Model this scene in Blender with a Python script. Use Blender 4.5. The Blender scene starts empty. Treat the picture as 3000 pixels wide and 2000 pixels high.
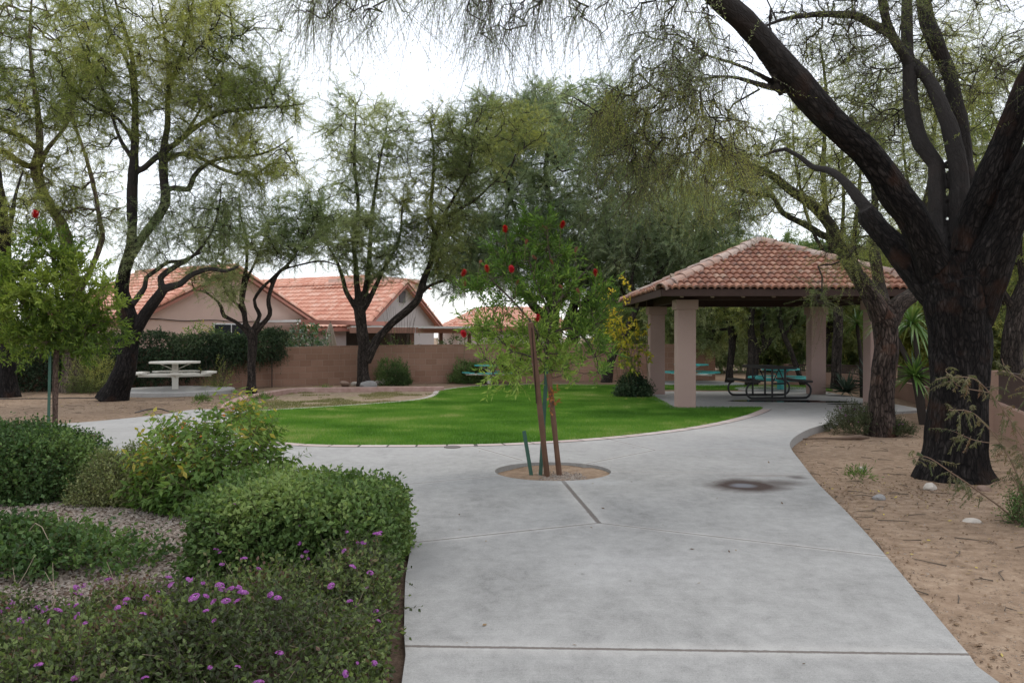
import bpy, bmesh, math, random
import numpy as np
from mathutils import Vector, Matrix
from mathutils.geometry import tessellate_polygon

SC = bpy.context.scene
COL = SC.collection
R = math.radians
rng = np.random.default_rng(7)
random.seed(7)

# ------------------------------------------------------------------ camera, sky, sun, exposure
F, H, YH = 2450.0, 1.6, 985.0          # focal length in photo pixels, eye height, horizon row
cam_data = bpy.data.cameras.new('camera'); cam = bpy.data.objects.new('camera', cam_data); COL.objects.link(cam)
cam_data.lens = 36.0 * F / 3000.0; cam_data.sensor_width = 36.0
cam_data.clip_start = 0.05; cam_data.clip_end = 3000
cam.location = (0, 0, H); cam.rotation_euler = (R(90) - math.atan((1000 - YH) / F), 0, 0)
SC.camera = cam

SUN_EL, SUN_AZ = R(58), R(35)           # high sun behind thin cloud, a little to the right ahead
world = bpy.data.worlds.new('World'); SC.world = world; world.use_nodes = True
wt = world.node_tree; wt.nodes.clear()
wo = wt.nodes.new('ShaderNodeOutputWorld')
sky = wt.nodes.new('ShaderNodeTexSky'); sky.sky_type = 'NISHITA'; sky.sun_disc = False
sky.sun_elevation = SUN_EL; sky.sun_rotation = SUN_AZ
b1 = wt.nodes.new('ShaderNodeBackground'); b1.inputs['Strength'].default_value = 0.05
wt.links.new(sky.outputs[0], b1.inputs['Color'])
tc = wt.nodes.new('ShaderNodeTexCoord')
nz = wt.nodes.new('ShaderNodeTexNoise'); nz.inputs['Scale'].default_value = 2.2; nz.inputs['Detail'].default_value = 5
wt.links.new(tc.outputs['Generated'], nz.inputs['Vector'])
rp = wt.nodes.new('ShaderNodeValToRGB')
rp.color_ramp.elements[0].position = .35; rp.color_ramp.elements[0].color = (.90, .91, .96, 1)
rp.color_ramp.elements[1].position = .65; rp.color_ramp.elements[1].color = (1.0, 1.0, 1.0, 1)
wt.links.new(nz.outputs['Fac'], rp.inputs['Fac'])
b2 = wt.nodes.new('ShaderNodeBackground'); b2.inputs['Strength'].default_value = 0.95
wt.links.new(rp.outputs['Color'], b2.inputs['Color'])
ad = wt.nodes.new('ShaderNodeAddShader')
wt.links.new(b1.outputs[0], ad.inputs[0]); wt.links.new(b2.outputs[0], ad.inputs[1]); wt.links.new(ad.outputs[0], wo.inputs['Surface'])

sl = bpy.data.lights.new('sun', 'SUN'); sl.energy = 0.9; sl.angle = R(25); sl.color = (1, .96, .9)
sun = bpy.data.objects.new('sun', sl); COL.objects.link(sun)
sun.rotation_euler = (R(90) - SUN_EL, 0, -SUN_AZ + R(180))
SC.view_settings.view_transform = 'Standard'; SC.view_settings.look = 'None'
SC.view_settings.exposure = 0.3; SC.view_settings.gamma = 1.0
try:
    SC.cycles.max_bounces = 8; SC.cycles.diffuse_bounces = 4; SC.cycles.transmission_bounces = 4
except Exception: pass

# ------------------------------------------------------------------ helpers
def W(px, py, Y): return np.array([(px - 1500) / F * Y, Y, H - (py - YH) / F * Y])
def G(px, py, z=0.0):
    Y = F * (H - z) / (py - YH)
    return ((px - 1500) / F * Y, Y)
def nrm(v): return v / np.maximum(np.linalg.norm(v, axis=-1, keepdims=True), 1e-9)
def hsh(ix, iy, iz):
    n = (ix * 374761393 + iy * 668265263 + iz * 1274126177).astype(np.int64) & 0x7fffffff
    n = ((n ^ (n >> 13)) * 1274126177) & 0x7fffffff
    n = (n ^ (n >> 16)) & 0xffff
    return n / 65535.0
def vnoise(p):
    p = np.asarray(p, float); i = np.floor(p).astype(np.int64); f = p - i; f = f * f * (3 - 2 * f)
    x, y, z = i[..., 0], i[..., 1], i[..., 2]; r = 0
    for dx in (0, 1):
        wx = f[..., 0] if dx else 1 - f[..., 0]
        for dy in (0, 1):
            wy = f[..., 1] if dy else 1 - f[..., 1]
            for dz in (0, 1):
                wz = f[..., 2] if dz else 1 - f[..., 2]
                r = r + wx * wy * wz * hsh(x + dx, y + dy, z + dz)
    return r
def fbm(p, o=3):
    p = np.asarray(p, float); s, a, t = 0, 1.0, 0
    for _ in range(o): s = s + a * vnoise(p); t += a; a *= .5; p = p * 2.03 + 17.1
    return s / t
def spline(pts, step):
    P = np.array(pts, float); n = len(P)
    Q = np.vstack([2 * P[0] - P[1], P, 2 * P[-1] - P[-2]]); out = []
    for i in range(n - 1):
        p0, p1, p2, p3 = Q[i], Q[i + 1], Q[i + 2], Q[i + 3]
        k = max(1, int(np.linalg.norm((p2 - p1)[:3 if P.shape[1] > 2 else 2]) / step))
        for t in np.arange(k) / k:
            out.append(.5 * ((2 * p1) + (-p0 + p2) * t + (2 * p0 - 5 * p1 + 4 * p2 - p3) * t ** 2 + (-p0 + 3 * p1 - 3 * p2 + p3) * t ** 3))
    out.append(P[-1]); return np.array(out)

class MB:
    """collects vertices and faces (tri or quad arrays) for ONE mesh"""
    def __init__(s): s.v = []; s.f = []; s.m = []; s.n = 0; s.a = {}; s.keys = {}
    def add(s, v, f, mat=0, **attr):
        v = np.asarray(v, float).reshape(-1, 3); f = np.asarray(f, np.int64)
        if len(v) == 0 or len(f) == 0: return s
        s.v.append(v); s.f.append(f + s.n); s.m.append(np.full(len(f), mat)); 
        for k, val in attr.items():
            s.a.setdefault(k, []).append((s.n, np.asarray(val, float)))
        s.n += len(v); return s
    def poly(s, v, faces, mat=0):
        for fc in faces:
            fc = list(fc)
            if len(fc) in (3, 4): s.add([v[i] for i in fc], [list(range(len(fc)))], mat)
            else: s.add([v[i] for i in fc], [[0, i, i + 1] for i in range(1, len(fc) - 1)], mat)
        return s
    def box(s, c, d, mat=0, rz=0.0, M=None):
        x, y, z = np.array(d) / 2
        v = np.array([[-x, -y, -z], [x, -y, -z], [x, y, -z], [-x, y, -z], [-x, -y, z], [x, -y, z], [x, y, z], [-x, y, z]])
        if M is not None: v = v @ np.array(M).T
        if rz: v = v @ np.array([[math.cos(rz), -math.sin(rz), 0], [math.sin(rz), math.cos(rz), 0], [0, 0, 1]]).T
        return s.add(v + np.array(c), [[0, 3, 2, 1], [4, 5, 6, 7], [0, 1, 5, 4], [1, 2, 6, 5], [2, 3, 7, 6], [3, 0, 4, 7]], mat)
    def beam(s, a, b, w, h, mat=0):
        a = np.array(a, float); b = np.array(b, float); d = nrm(b - a); up = np.array([0, 0, 1.0])
        if abs(d[2]) > .95: up = np.array([0, 1.0, 0])
        r = nrm(np.cross(d, up)); u = np.cross(r, d); L = np.linalg.norm(b - a)
        return s.box((a + b) / 2, (w, L, h), mat, M=np.stack([r, d, u], 1))
    def tube(s, pts, rad, sides=8, mat=0, cap=True, **attr):
        P = np.array(pts, float); n = len(P); rad = np.broadcast_to(np.asarray(rad, float), (n,))
        T = nrm(np.gradient(P, axis=0)); a = np.array([0, 0, 1.0]) if abs(T[0][2]) < .9 else np.array([1.0, 0, 0])
        A = []; 
        for t in T:
            a = a - t * (a @ t); a = a / max(np.linalg.norm(a), 1e-9); A.append(a)
        A = np.array(A); B = np.cross(T, A); th = np.arange(sides) / sides * 2 * np.pi
        v = P[:, None] + rad[:, None, None] * (A[:, None] * np.cos(th)[None, :, None] + B[:, None] * np.sin(th)[None, :, None])
        i = np.arange(n - 1)[:, None] * sides; j = np.arange(sides)[None]; k = (j + 1) % sides
        f = np.stack([i + j, i + k, i + sides + k, i + sides + j], -1).reshape(-1, 4)
        v = v.reshape(-1, 3); n0 = s.n
        s.add(v, f, mat)
        if cap:
            for ring, c in ((np.arange(sides)[::-1], P[0]), (np.arange(sides) + (n - 1) * sides, P[-1])):
                vv = np.vstack([v[ring], c]); s.add(vv, [[q, (q + 1) % sides, sides] for q in range(sides)], mat)
        return s
    def lathe(s, prof, c, sides=16, mat=0):
        prof = np.array(prof, float); th = np.arange(sides) / sides * 2 * np.pi; n = len(prof)
        v = np.stack([prof[:, 0:1] * np.cos(th), prof[:, 0:1] * np.sin(th), np.repeat(prof[:, 1:2], sides, 1)], -1).reshape(-1, 3) + np.array(c)
        i = np.arange(n - 1)[:, None] * sides; j = np.arange(sides)[None]; k = (j + 1) % sides
        return s.add(v, np.stack([i + j, i + k, i + sides + k, i + sides + j], -1).reshape(-1, 4), mat)
    def mesh(s, name, mats, smooth=False):
        me = bpy.data.meshes.new(name)
        v = np.concatenate(s.v); sizes = np.concatenate([np.full(len(f), f.shape[1]) for f in s.f])
        loops = np.concatenate([f.reshape(-1) for f in s.f]); starts = np.concatenate([[0], np.cumsum(sizes)[:-1]])
        me.vertices.add(len(v)); me.vertices.foreach_set('co', v.astype(np.float32).ravel())
        me.loops.add(len(loops)); me.loops.foreach_set('vertex_index', loops.astype(np.int32))
        me.polygons.add(len(sizes)); me.polygons.foreach_set('loop_start', starts.astype(np.int32))
        try: me.polygons.foreach_set('loop_total', sizes.astype(np.int32))
        except Exception: pass
        for m in (mats if isinstance(mats, (list, tuple)) else [mats]): me.materials.append(m)
        me.polygons.foreach_set('material_index', np.concatenate(s.m).astype(np.int32))
        me.polygons.foreach_set('use_smooth', np.full(len(sizes), bool(smooth)))
        for k, lst in s.a.items():
            dim = lst[0][1].shape[1] if lst[0][1].ndim > 1 else 1
            buf = np.zeros((len(v), dim)) if dim > 1 else np.zeros(len(v))
            for n0, val in lst: buf[n0:n0 + len(val)] = val
            at = me.attributes.new(k, 'FLOAT_VECTOR' if dim > 1 else 'FLOAT', 'POINT')
            at.data.foreach_set('vector' if dim > 1 else 'value', buf.astype(np.float32).ravel())
        me.update(calc_edges=True); me.validate(); return me
    def obj(s, name, mats, parent=None, smooth=False, bevel=0, loc=None, wn=False):
        me = s.mesh(name, mats, smooth)
        if bevel:
            bm = bmesh.new(); bm.from_mesh(me)
            bmesh.ops.remove_doubles(bm, verts=bm.verts, dist=1e-5)
            ed = [e for e in bm.edges if len(e.link_faces) == 2 and e.calc_face_angle(0) > .5]
            bmesh.ops.bevel(bm, geom=ed, offset=bevel, segments=2, affect='EDGES', profile=.6)
            bm.to_mesh(me); bm.free()
        o = bpy.data.objects.new(name, me); COL.objects.link(o)
        if parent is not None: o.parent = parent
        if loc is not None: o.location = loc
        return o

def tag(o, label, cat, group=None):
    o['label'] = label; o['category'] = cat
    if group: o['group'] = group
    return o
def thing(name, label, cat, loc=(0, 0, 0), rz=0.0, group=None):
    o = bpy.data.objects.new(name, None); COL.objects.link(o); o.empty_display_size = .2
    o.location = loc; o.rotation_euler = (0, 0, rz); return tag(o, label, cat, group)
def struct(o): o['kind'] = 'structure'; return o
def stuff(o): o['kind'] = 'stuff'; return o
def kids(o): return [c for c in bpy.data.objects if c.parent == o]
def dup(root, loc, rz, label, group=None, scale=None):
    r = root.copy(); COL.objects.link(r); r.location = loc; r.rotation_euler = (0, 0, rz); r['label'] = label
    if group: r['group'] = group
    if scale: r.scale = (scale,) * 3
    for ch in kids(root):
        c = ch.copy(); COL.objects.link(c); c.parent = r
        for g in kids(ch):
            d = g.copy(); COL.objects.link(d); d.parent = c
    return r

# ------------------------------------------------------------------ materials
class NT:
    def __init__(s, name):
        s.mat = bpy.data.materials.new(name); s.mat.use_nodes = True; s.t = s.mat.node_tree; s.t.nodes.clear()
        s.out = s.n('ShaderNodeOutputMaterial')
    def n(s, typ, **kw):
        nd = s.t.nodes.new(typ)
        for k, v in kw.items(): setattr(nd, k, v)
        return nd
    def put(s, sock, v):
        if hasattr(v, 'is_output'): s.t.links.new(v, sock)
        elif v is not None:
            if isinstance(v, (tuple, list)) and sock.type == 'RGBA' and len(v) == 3: v = (*v, 1)
            sock.default_value = v
    def math(s, op, a, b=None, c=None, clamp=False):
        nd = s.n('ShaderNodeMath', operation=op); nd.use_clamp = clamp
        for i, v in enumerate((a, b, c)):
            if v is not None: s.put(nd.inputs[i], v)
        return nd.outputs[0]
    def vec(s, op, a, b=None, sc=None):
        nd = s.n('ShaderNodeVectorMath', operation=op); s.put(nd.inputs[0], a)
        if b is not None: s.put(nd.inputs[1], b)
        if sc is not None: s.put(nd.inputs['Scale'], sc)
        return nd.outputs['Value'] if op in ('DOT_PRODUCT', 'LENGTH', 'DISTANCE') else nd.outputs[0]
    def mix(s, f, a, b, mode='MIX'):
        nd = s.n('ShaderNodeMix', data_type='RGBA', blend_type=mode)
        s.put(nd.inputs[0], f); s.put(nd.inputs[6], a); s.put(nd.inputs[7], b); return nd.outputs[2]
    def noise(s, v, scale, detail=4, rough=.55, dist=0.0):
        nd = s.n('ShaderNodeTexNoise'); s.put(nd.inputs['Vector'], v); nd.inputs['Scale'].default_value = scale
        nd.inputs['Detail'].default_value = detail; nd.inputs['Roughness'].default_value = rough; nd.inputs['Distortion'].default_value = dist
        return nd.outputs[0]
    def vor(s, v, scale, feat='F1', rnd=1.0):
        nd = s.n('ShaderNodeTexVoronoi', feature=feat); s.put(nd.inputs['Vector'], v); nd.inputs['Scale'].default_value = scale
        nd.inputs['Randomness'].default_value = rnd; return nd.outputs
    def ramp(s, f, stops):
        nd = s.n('ShaderNodeValToRGB'); s.put(nd.inputs['Fac'], f); e = nd.color_ramp.elements
        while len(e) < len(stops): e.new(.5)
        for el, (p, c) in zip(e, stops):
            el.position = p; el.color = (c, c, c, 1) if isinstance(c, (int, float)) else (*c, 1)
        return nd.outputs[0]
    def mapr(s, f, a, b, c=0.0, d=1.0):
        nd = s.n('ShaderNodeMapRange'); s.put(nd.inputs[0], f)
        for i, v in enumerate((a, b, c, d)): nd.inputs[i + 1].default_value = v
        nd.clamp = True; return nd.outputs[0]
    def attr(s, name, what='Fac'): return s.n('ShaderNodeAttribute', attribute_name=name).outputs[what]
    def pos(s): return s.n('ShaderNodeTexCoord').outputs['Object']
    def bump(s, h, st=.3, d=.01, nrmal=None):
        nd = s.n('ShaderNodeBump'); s.put(nd.inputs['Height'], h); nd.inputs['Strength'].default_value = st
        nd.inputs['Distance'].default_value = d
        if nrmal is not None: s.put(nd.inputs['Normal'], nrmal)
        return nd.outputs[0]
    def fin(s, col, rough=.8, normal=None, metal=0.0, spec=.3, emit=None):
        p = s.n('ShaderNodeBsdfPrincipled'); s.put(p.inputs['Base Color'], col); s.put(p.inputs['Roughness'], rough)
        p.inputs['Metallic'].default_value = metal; p.inputs['Specular IOR Level'].default_value = spec
        if normal is not None: s.put(p.inputs['Normal'], normal)
        if emit: s.put(p.inputs['Emission Color'], emit[0]); p.inputs['Emission Strength'].default_value = emit[1]
        s.t.links.new(p.outputs[0], s.out.inputs['Surface']); return s.mat

def m_plain(name, col, rough=.6, metal=0.0, var=.15, scale=6, bump=.1, spec=.3):
    s = NT(name); p = s.pos(); n = s.noise(p, scale, 5)
    c = s.mix(n, tuple(x * (1 - var) for x in col), tuple(min(1, x * (1 + var)) for x in col))
    return s.fin(c, rough, s.bump(s.noise(p, scale * 12, 3), bump, .004), metal, spec)
def m_leaf(name, stops, trans=.35, gloss=.02, groughness=.5):
    s = NT(name); c = s.ramp(s.attr('tint'), stops)
    d = s.n('ShaderNodeBsdfDiffuse'); s.put(d.inputs[0], c)
    t = s.n('ShaderNodeBsdfTranslucent'); s.put(t.inputs[0], s.mix(1.0, c, (1.0, 1.0, .55), 'MULTIPLY'))
    m = s.n('ShaderNodeMixShader'); m.inputs[0].default_value = trans
    s.t.links.new(d.outputs[0], m.inputs[1]); s.t.links.new(t.outputs[0], m.inputs[2])
    g = s.n('ShaderNodeBsdfGlossy'); g.inputs['Roughness'].default_value = groughness
    m2 = s.n('ShaderNodeMixShader'); m2.inputs[0].default_value = gloss
    s.t.links.new(m.outputs[0], m2.inputs[1]); s.t.links.new(g.outputs[0], m2.inputs[2])
    s.t.links.new(m2.outputs[0], s.out.inputs['Surface']); return s.mat
def m_bark(name, dark, mid, light, sc=9, red=None, bumpd=.03, young=None):
    s = NT(name); v = s.attr('bark', 'Vector')
    vs = s.vec('MULTIPLY', v, (1, 1, .2)); n = s.noise(vs, sc, 7, .68, .9); n2 = s.noise(v, 2.2, 3)
    fine = s.noise(s.vec('MULTIPLY', v, (1, 1, .3)), sc * 4, 4, .6)
    cr = s.vor(s.vec('MULTIPLY', v, (1, 1, .28)), sc * 1.7, 'DISTANCE_TO_EDGE')['Distance']; crk = s.mapr(cr, .0, .16, 0, 1)
    h = s.math('ADD', s.math('MULTIPLY', n, s.math('ADD', .62, s.math('MULTIPLY', crk, .38))), s.math('MULTIPLY', fine, .35))
    c = s.ramp(s.math('SUBTRACT', h, .2), [(.28, dark), (.48, mid), (.72, light)])
    if red: c = s.mix(s.mapr(n2, .55, .72, 0, .7), c, red)
    if young: c = s.mix(s.attr('age'), s.mix(n, tuple(x * .55 for x in young), young), c)
    return s.fin(c, .9, s.bump(h, .9, bumpd), 0, .15)
# ------------------------------------------------------------------ ground, path, lawn, kerbs
def sst(a, b, x): t = np.clip((x - a) / (b - a), 0, 1); return t * t * (3 - 2 * t)
def ground_z(x, y):
    x = np.asarray(x, float); y = np.asarray(y, float)
    z = -.035 - .10 * sst(5.5, 11, y) * sst(1.2, 2.4, x) * (1 - sst(15.5, 19, y)) - .03 * (x < .8) * (y < 10.5)
    z = z - .05 * sst(22, 30, y) * sst(9, 12, x)
    return z + .012 * (fbm(np.stack([x * 1.3, y * 1.3, x * 0], -1), 3) - .5) * 2
def axis(lo, hi, step, far):
    a = np.arange(lo, hi + step, step); o = [hi]
    while o[-1] < far: o.append(o[-1] + max(step, (o[-1] - hi) * .5 + step))
    n = [lo]
    while n[-1] > -far: n.append(n[-1] - max(step, (lo - n[-1]) * .5 + step))
    return np.concatenate([n[:0:-1], a, o[1:]])
xs, ys = axis(-20, 14, .2, 900), axis(-2, 36, .2, 900)
gx, gy = np.meshgrid(xs, ys); gv = np.stack([gx, gy, ground_z(gx, gy)], -1).reshape(-1, 3)
nx, ny = len(xs), len(ys); i = (np.arange(ny - 1)[:, None] * nx + np.arange(nx - 1)[None]).ravel()

s = NT('dirt'); p = s.pos()
n1 = s.noise(p, .55, 6, .6); n2 = s.noise(p, 9, 6, .7); v = s.vor(p, 38); peb = s.mapr(v['Distance'], .12, .3, 1, 0)
big = s.noise(p, 2.4, 4, .6)
c = s.ramp(s.math('ADD', s.math('MULTIPLY', n2, .65), s.math('MULTIPLY', n1, .35)), [(.3, (.135, .092, .061)), (.5, (.258, .182, .124)), (.68, (.37, .276, .196))])
c = s.mix(s.mapr(big, .55, .75, 0, .45), c, (.22, .15, .105))
pm = s.math('MULTIPLY', peb, s.mapr(s.noise(p, 5, 2), .48, .6))
c = s.mix(s.math('MULTIPLY', pm, .6), c, s.mix(v['Color'], (.3, .22, .17), (.6, .54, .47)))
h = s.math('ADD', s.math('MULTIPLY', n2, 1.0), s.math('MULTIPLY', pm, .8))
M_dirt = s.fin(c, .95, s.bump(h, .8, .035), 0, .1)
g = MB().add(gv, np.stack([i, i + 1, i + nx + 1, i + nx], -1)).obj('ground', M_dirt, smooth=True); struct(g)

# --- path outline (world metres on z = 0), traced edge by edge
right_edge = [(1.95, -3), (2.12, 1.5), G(2931, 2000), G(2844, 1920), G(2602, 1633), G(2487, 1505), G(2398, 1416), G(2347, 1352), G(2321, 1318),
              G(2315, 1297), G(2334, 1276), G(2372, 1256), G(2423, 1240), G(2462, 1225), (7.5, 17.45), (9.05, 18.2)]
lawn_front = [G(2200, 1192.5), G(2232, 1193), G(2232, 1198), G(2214, 1206), G(2180, 1218), G(2092, 1239), G(1964, 1260), G(1760, 1282), G(1505, 1298), G(1300, 1303), G(1076, 1304),
              G(957, 1303), G(868, 1299), G(758, 1287), G(700, 1271), G(664, 1247), G(676, 1222), G(734, 1205)]
bed_edge = [(-14, 10.3), (-8, 10.1), (-4.4, 9.7), (-3.2, 9.35), (-2.1, 8.8), (-1.25, 7.9), (-.85, 6.9), G(1187, 1700), G(1183, 1850), (-.51, 3.86), (-.42, 1.5), (-.38, -3)]
far_left = [(-6.25, 18.4), G(560, 1200), G(470, 1214), G(190, 1240), (-10.5, 13.9), (-14, 13.2)]
re_s = spline(right_edge[:14], .12).tolist() + [list(q) for q in right_edge[14:]]
lf_s = spline(lawn_front, .15).tolist()
be_s = spline(bed_edge, .2).tolist()
pad_back = [(9.05, 24.35), (3.62, 24.35), (3.55, 18.6)]
path_poly = [list(q[:2]) for q in re_s] + [list(q) for q in pad_back] + [[3.66, 18.45]] + [list(q) for q in lf_s] + spline(far_left, .25).tolist() + be_s
def circle(cx, cy, r, n=48): return [[cx + r * math.cos(-t * 2 * math.pi / n), cy + r * math.sin(-t * 2 * math.pi / n)] for t in range(n)]
ring_c = (.485, 9.95, .69); ring_l = (-7.3, 13.25, .75)
holes = [circle(*ring_c), circle(*ring_l)]
def slab(name, outer, holes, top, thick, mat, parent=None):
    loops = [outer] + holes; vs = [Vector((x, y, 0)) for lp in loops for x, y in lp]
    tris = tessellate_polygon([[Vector((x, y, 0)) for x, y in lp] for lp in loops])
    V = np.array([[q.x, q.y, top] for q in vs]); m = MB()
    T = np.array(tris); e1 = V[T[:, 1]] - V[T[:, 0]]; e2 = V[T[:, 2]] - V[T[:, 0]]
    flip = (e1[:, 0] * e2[:, 1] - e1[:, 1] * e2[:, 0]) < 0; T[flip] = T[flip][:, ::-1]
    m.add(V, T); n0 = 0
    for lp in loops:
        n = len(lp); a = V[n0:n0 + n]; b = a - np.array([0, 0, thick]); k = np.arange(n); kk = (k + 1) % n
        m.add(np.vstack([a, b]), np.stack([k, kk, kk + n, k + n], -1)); n0 += n
    return m.obj(name, mat, parent)

joints = [((1170, 1893), (2860, 1918), .018), ((1186, 1592), (1755, 1532), .012), ((1755, 1532), (2604, 1631), .010), ((1755, 1532), (1643, 1401), .026),
          ((1475, 1392), (1150, 1422), .011), ((1718, 1358), (1920, 1318), .013), ((1920, 1318), (2318, 1313), .014), ((1797, 1381), (2355, 1387), .009),
          ((1920, 1318), (1775, 1284), .012), ((1375, 1304), (1530, 1348), .012), ((2085, 1244), (2335, 1262), .016), ((862, 1303), (770, 1322), .014),
          ((470, 1214), (740, 1262), .02), ((2300, 1198), (2560, 1181), .02)]
s = NT('concrete'); p = s.pos(); p2 = s.vec('MULTIPLY', p, (1, 1, 0)); best = None
wob = s.vec('ADD', p2, s.vec('SCALE', s.vec('SUBTRACT', s.n('ShaderNodeTexNoise').outputs[1], (.5, .5, .5)), sc=.0))
for a, b, w in joints:
    A = Vector((*G(*a), 0)); B = Vector((*G(*b), 0)); D = B - A
    pa = s.vec('SUBTRACT', p2, tuple(A)); t = s.math('DIVIDE', s.vec('DOT_PRODUCT', pa, tuple(D)), D.length_squared, clamp=True)
    q = s.vec('SUBTRACT', pa, s.vec('SCALE', tuple(D), sc=t)); d = s.math('DIVIDE', s.vec('LENGTH', q), w)
    best = d if best is None else s.math('MINIMUM', best, d)
fine = s.noise(p, 30, 5, .6)
jm = s.mapr(s.math('ADD', best, s.math('MULTIPLY', s.math('SUBTRACT', fine, .5), 1.2)), .55, 1.0, 1, 0)
halo = s.mapr(best, 1.0, 7, 1, 0)
st = s.vec('MULTIPLY', p, (1.1, .8, 1))
big = s.noise(st, 1.3, 7, .66, .5); mid = s.noise(st, 8, 6, .7, .3); hi = s.noise(p, 60, 3, .6)
grit = s.noise(p, 140, 3, .7); broom = s.noise(s.vec('MULTIPLY', p, (3, 90, 1)), 1.0, 3, .6)
f = s.math('ADD', s.math('MULTIPLY', big, .26), s.math('ADD', s.math('MULTIPLY', mid, .24), s.math('ADD', s.math('MULTIPLY', hi, .12), s.math('ADD', s.math('MULTIPLY', grit, .30), s.math('MULTIPLY', broom, .08)))))
c = s.ramp(f, [(.39, (.155, .153, .145)), (.46, (.24, .237, .226)), (.53, (.305, .301, .287)), (.62, (.375, .370, .352))])
far = s.mapr(s.n('ShaderNodeSeparateXYZ').outputs[0], 0, 1)   # unused slot
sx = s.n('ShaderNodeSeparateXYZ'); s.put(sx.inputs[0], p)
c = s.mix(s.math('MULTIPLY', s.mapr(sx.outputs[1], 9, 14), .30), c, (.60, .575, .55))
pits = s.vor(p, 70); pit = s.math('MULTIPLY', s.mapr(pits['Distance'], .08, .22, 1, 0), s.mapr(s.noise(p, 4.5, 4, .7), .47, .6))
c = s.mix(s.math('MULTIPLY', pit, .75), c, (.12, .115, .11))
c = s.mix(s.math('MULTIPLY', halo, .22), c, (.60, .57, .53))
c = s.mix(s.math('MULTIPLY', jm, .85), c, (.105, .085, .072))
# rust coloured stain and grey mineral blotch left on the slab
def blot(px, py, rx, ry, amp):
    cx, cy = G(px, py); q = s.vec('MULTIPLY', s.vec('SUBTRACT', p2, (cx, cy, 0)), (1 / rx, 1 / ry, 0))
    d = s.math('ADD', s.vec('LENGTH', q), s.math('MULTIPLY', s.math('SUBTRACT', s.noise(p, 2.6, 5, .65), .5), amp)); return d
st1 = s.math('MAXIMUM', s.mapr(blot(2190, 1422, .46, .44, .7), .55, 1.1, .97, 0), s.mapr(blot(2280, 1415, .34, .24, .9), .3, 1.15, .7, 0))
c = s.mix(st1, c, (.036, .018, .012))
c = s.mix(s.mapr(blot(2176, 1422, .15, .15, .9), .5, 1.1, .75, 0), c, (.17, .18, .20))
c = s.mix(s.mapr(blot(2250, 1393, .6, .07, .9), .3, 1.1, .35, 0), c, (.16, .11, .085))
c = s.mix(s.mapr(blot(2335, 1398, .14, .16, .9), .3, 1.0, .8, 0), c, (.07, .055, .05))
c = s.mix(s.mapr(blot(1235, 1640, .28, .75, 1.3), .2, 1.1, .5, 0), c, (.19, .19, .19))
c = s.mix(s.mapr(blot(1900, 1650, .9, .6, 1.6), .0, 1.0, .16, 0), c, (.62, .61, .6))
c = s.mix(s.mapr(blot(1710, 1412, .7, .25, 1.4), .1, 1.1, .2, 0), c, (.62, .63, .64))
h = s.math('SUBTRACT', s.math('ADD', s.math('MULTIPLY', mid, .25), s.math('MULTIPLY', hi, .25)), s.math('ADD', s.math('MULTIPLY', jm, 2.0), s.math('MULTIPLY', pit, .4)))
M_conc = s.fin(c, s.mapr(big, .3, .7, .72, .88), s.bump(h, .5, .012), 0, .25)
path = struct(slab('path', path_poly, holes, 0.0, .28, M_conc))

# soil in the two tree rings
m = MB()
s = NT('ring_soil'); p = s.pos(); n = s.noise(p, 16, 5, .7)
M_soil = s.fin(s.ramp(n, [(.3, (.06, .04, .028)), (.55, (.165, .105, .07)), (.75, (.27, .185, .13))]), .95, s.bump(n, .9, .04), 0, .1)
for (cx, cy, r), hz in ((ring_c, -.135), (ring_l, -.05)):
    th = np.linspace(0, 2 * np.pi, 40, endpoint=False); V = [[cx, cy, hz + .035]]
    for k in (.35, .7, 1.02): V += [[cx + r * k * math.cos(t), cy + r * k * math.sin(t), hz + .03 * (1 - k) + .02 * float(fbm([[cx + 3 * k * math.cos(t), 3 * k * math.sin(t), 0]])[0])] for t in th]
    fa = [[0, 1 + a, 1 + (a + 1) % 40] for a in range(40)]; m.add(V, fa)
    for q in (0, 1): m.add(V, [[1 + q * 40 + a, 41 + q * 40 + a, 41 + q * 40 + (a + 1) % 40, 1 + q * 40 + (a + 1) % 40] for a in range(40)])
struct(m.obj('soil', M_soil, smooth=True))

# --- lawn
lawn_back = [G(734, 1205), G(892, 1196), G(1040, 1187), G(1195, 1175), G(1255, 1166), G(1280, 1156), G(1300, 1143), G(1402, 1131), G(1536, 1127), G(1670, 1127),
             G(1759, 1130), G(1826, 1140), G(1890, 1152), G(1937, 1172), G(1975, 1193)]
lb_s = spline(lawn_back, .2).tolist()
lawn_poly = lf_s[:] + lb_s[1:]
s = NT('lawn_soil'); p = s.pos()
n1 = s.noise(p, .7, 5, .6); n2 = s.noise(p, 14, 5, .7); n3 = s.noise(s.vec('MULTIPLY', p, (.25, 1.4, 1)), 1.0, 4, .6)
c = s.ramp(s.math('ADD', s.math('MULTIPLY', n1, .4), s.math('ADD', s.math('MULTIPLY', n2, .35), s.math('MULTIPLY', n3, .25))), [(.36, (.052, .12, .02)), (.5, (.088, .185, .032)), (.64, (.135, .235, .05))])
M_lawn = s.fin(c, .9, s.bump(n2, .8, .03), 0, .15)
lawn_mesh = struct(slab('lawn', lawn_poly, [], -.004, .1, M_lawn))
strip_poly = [[2.5, 25.6], [9.6, 25.0], [9.8, 27.2], [2.5, 27.6]]
struct(slab('lawn', strip_poly, [], -.004, .1, M_lawn))
def inside(P, poly):
    poly = np.asarray(poly); x, y = P[:, 0], P[:, 1]; r = np.zeros(len(P), bool); j = len(poly) - 1
    for i in range(len(poly)):
        xi, yi = poly[i]; xj, yj = poly[j]
        with np.errstate(divide='ignore', invalid='ignore'):
            r ^= ((yi > y) != (yj > y)) & (x < (xj - xi) * (y - yi) / (yj - yi) + xi)
        j = i
    return r
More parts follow.
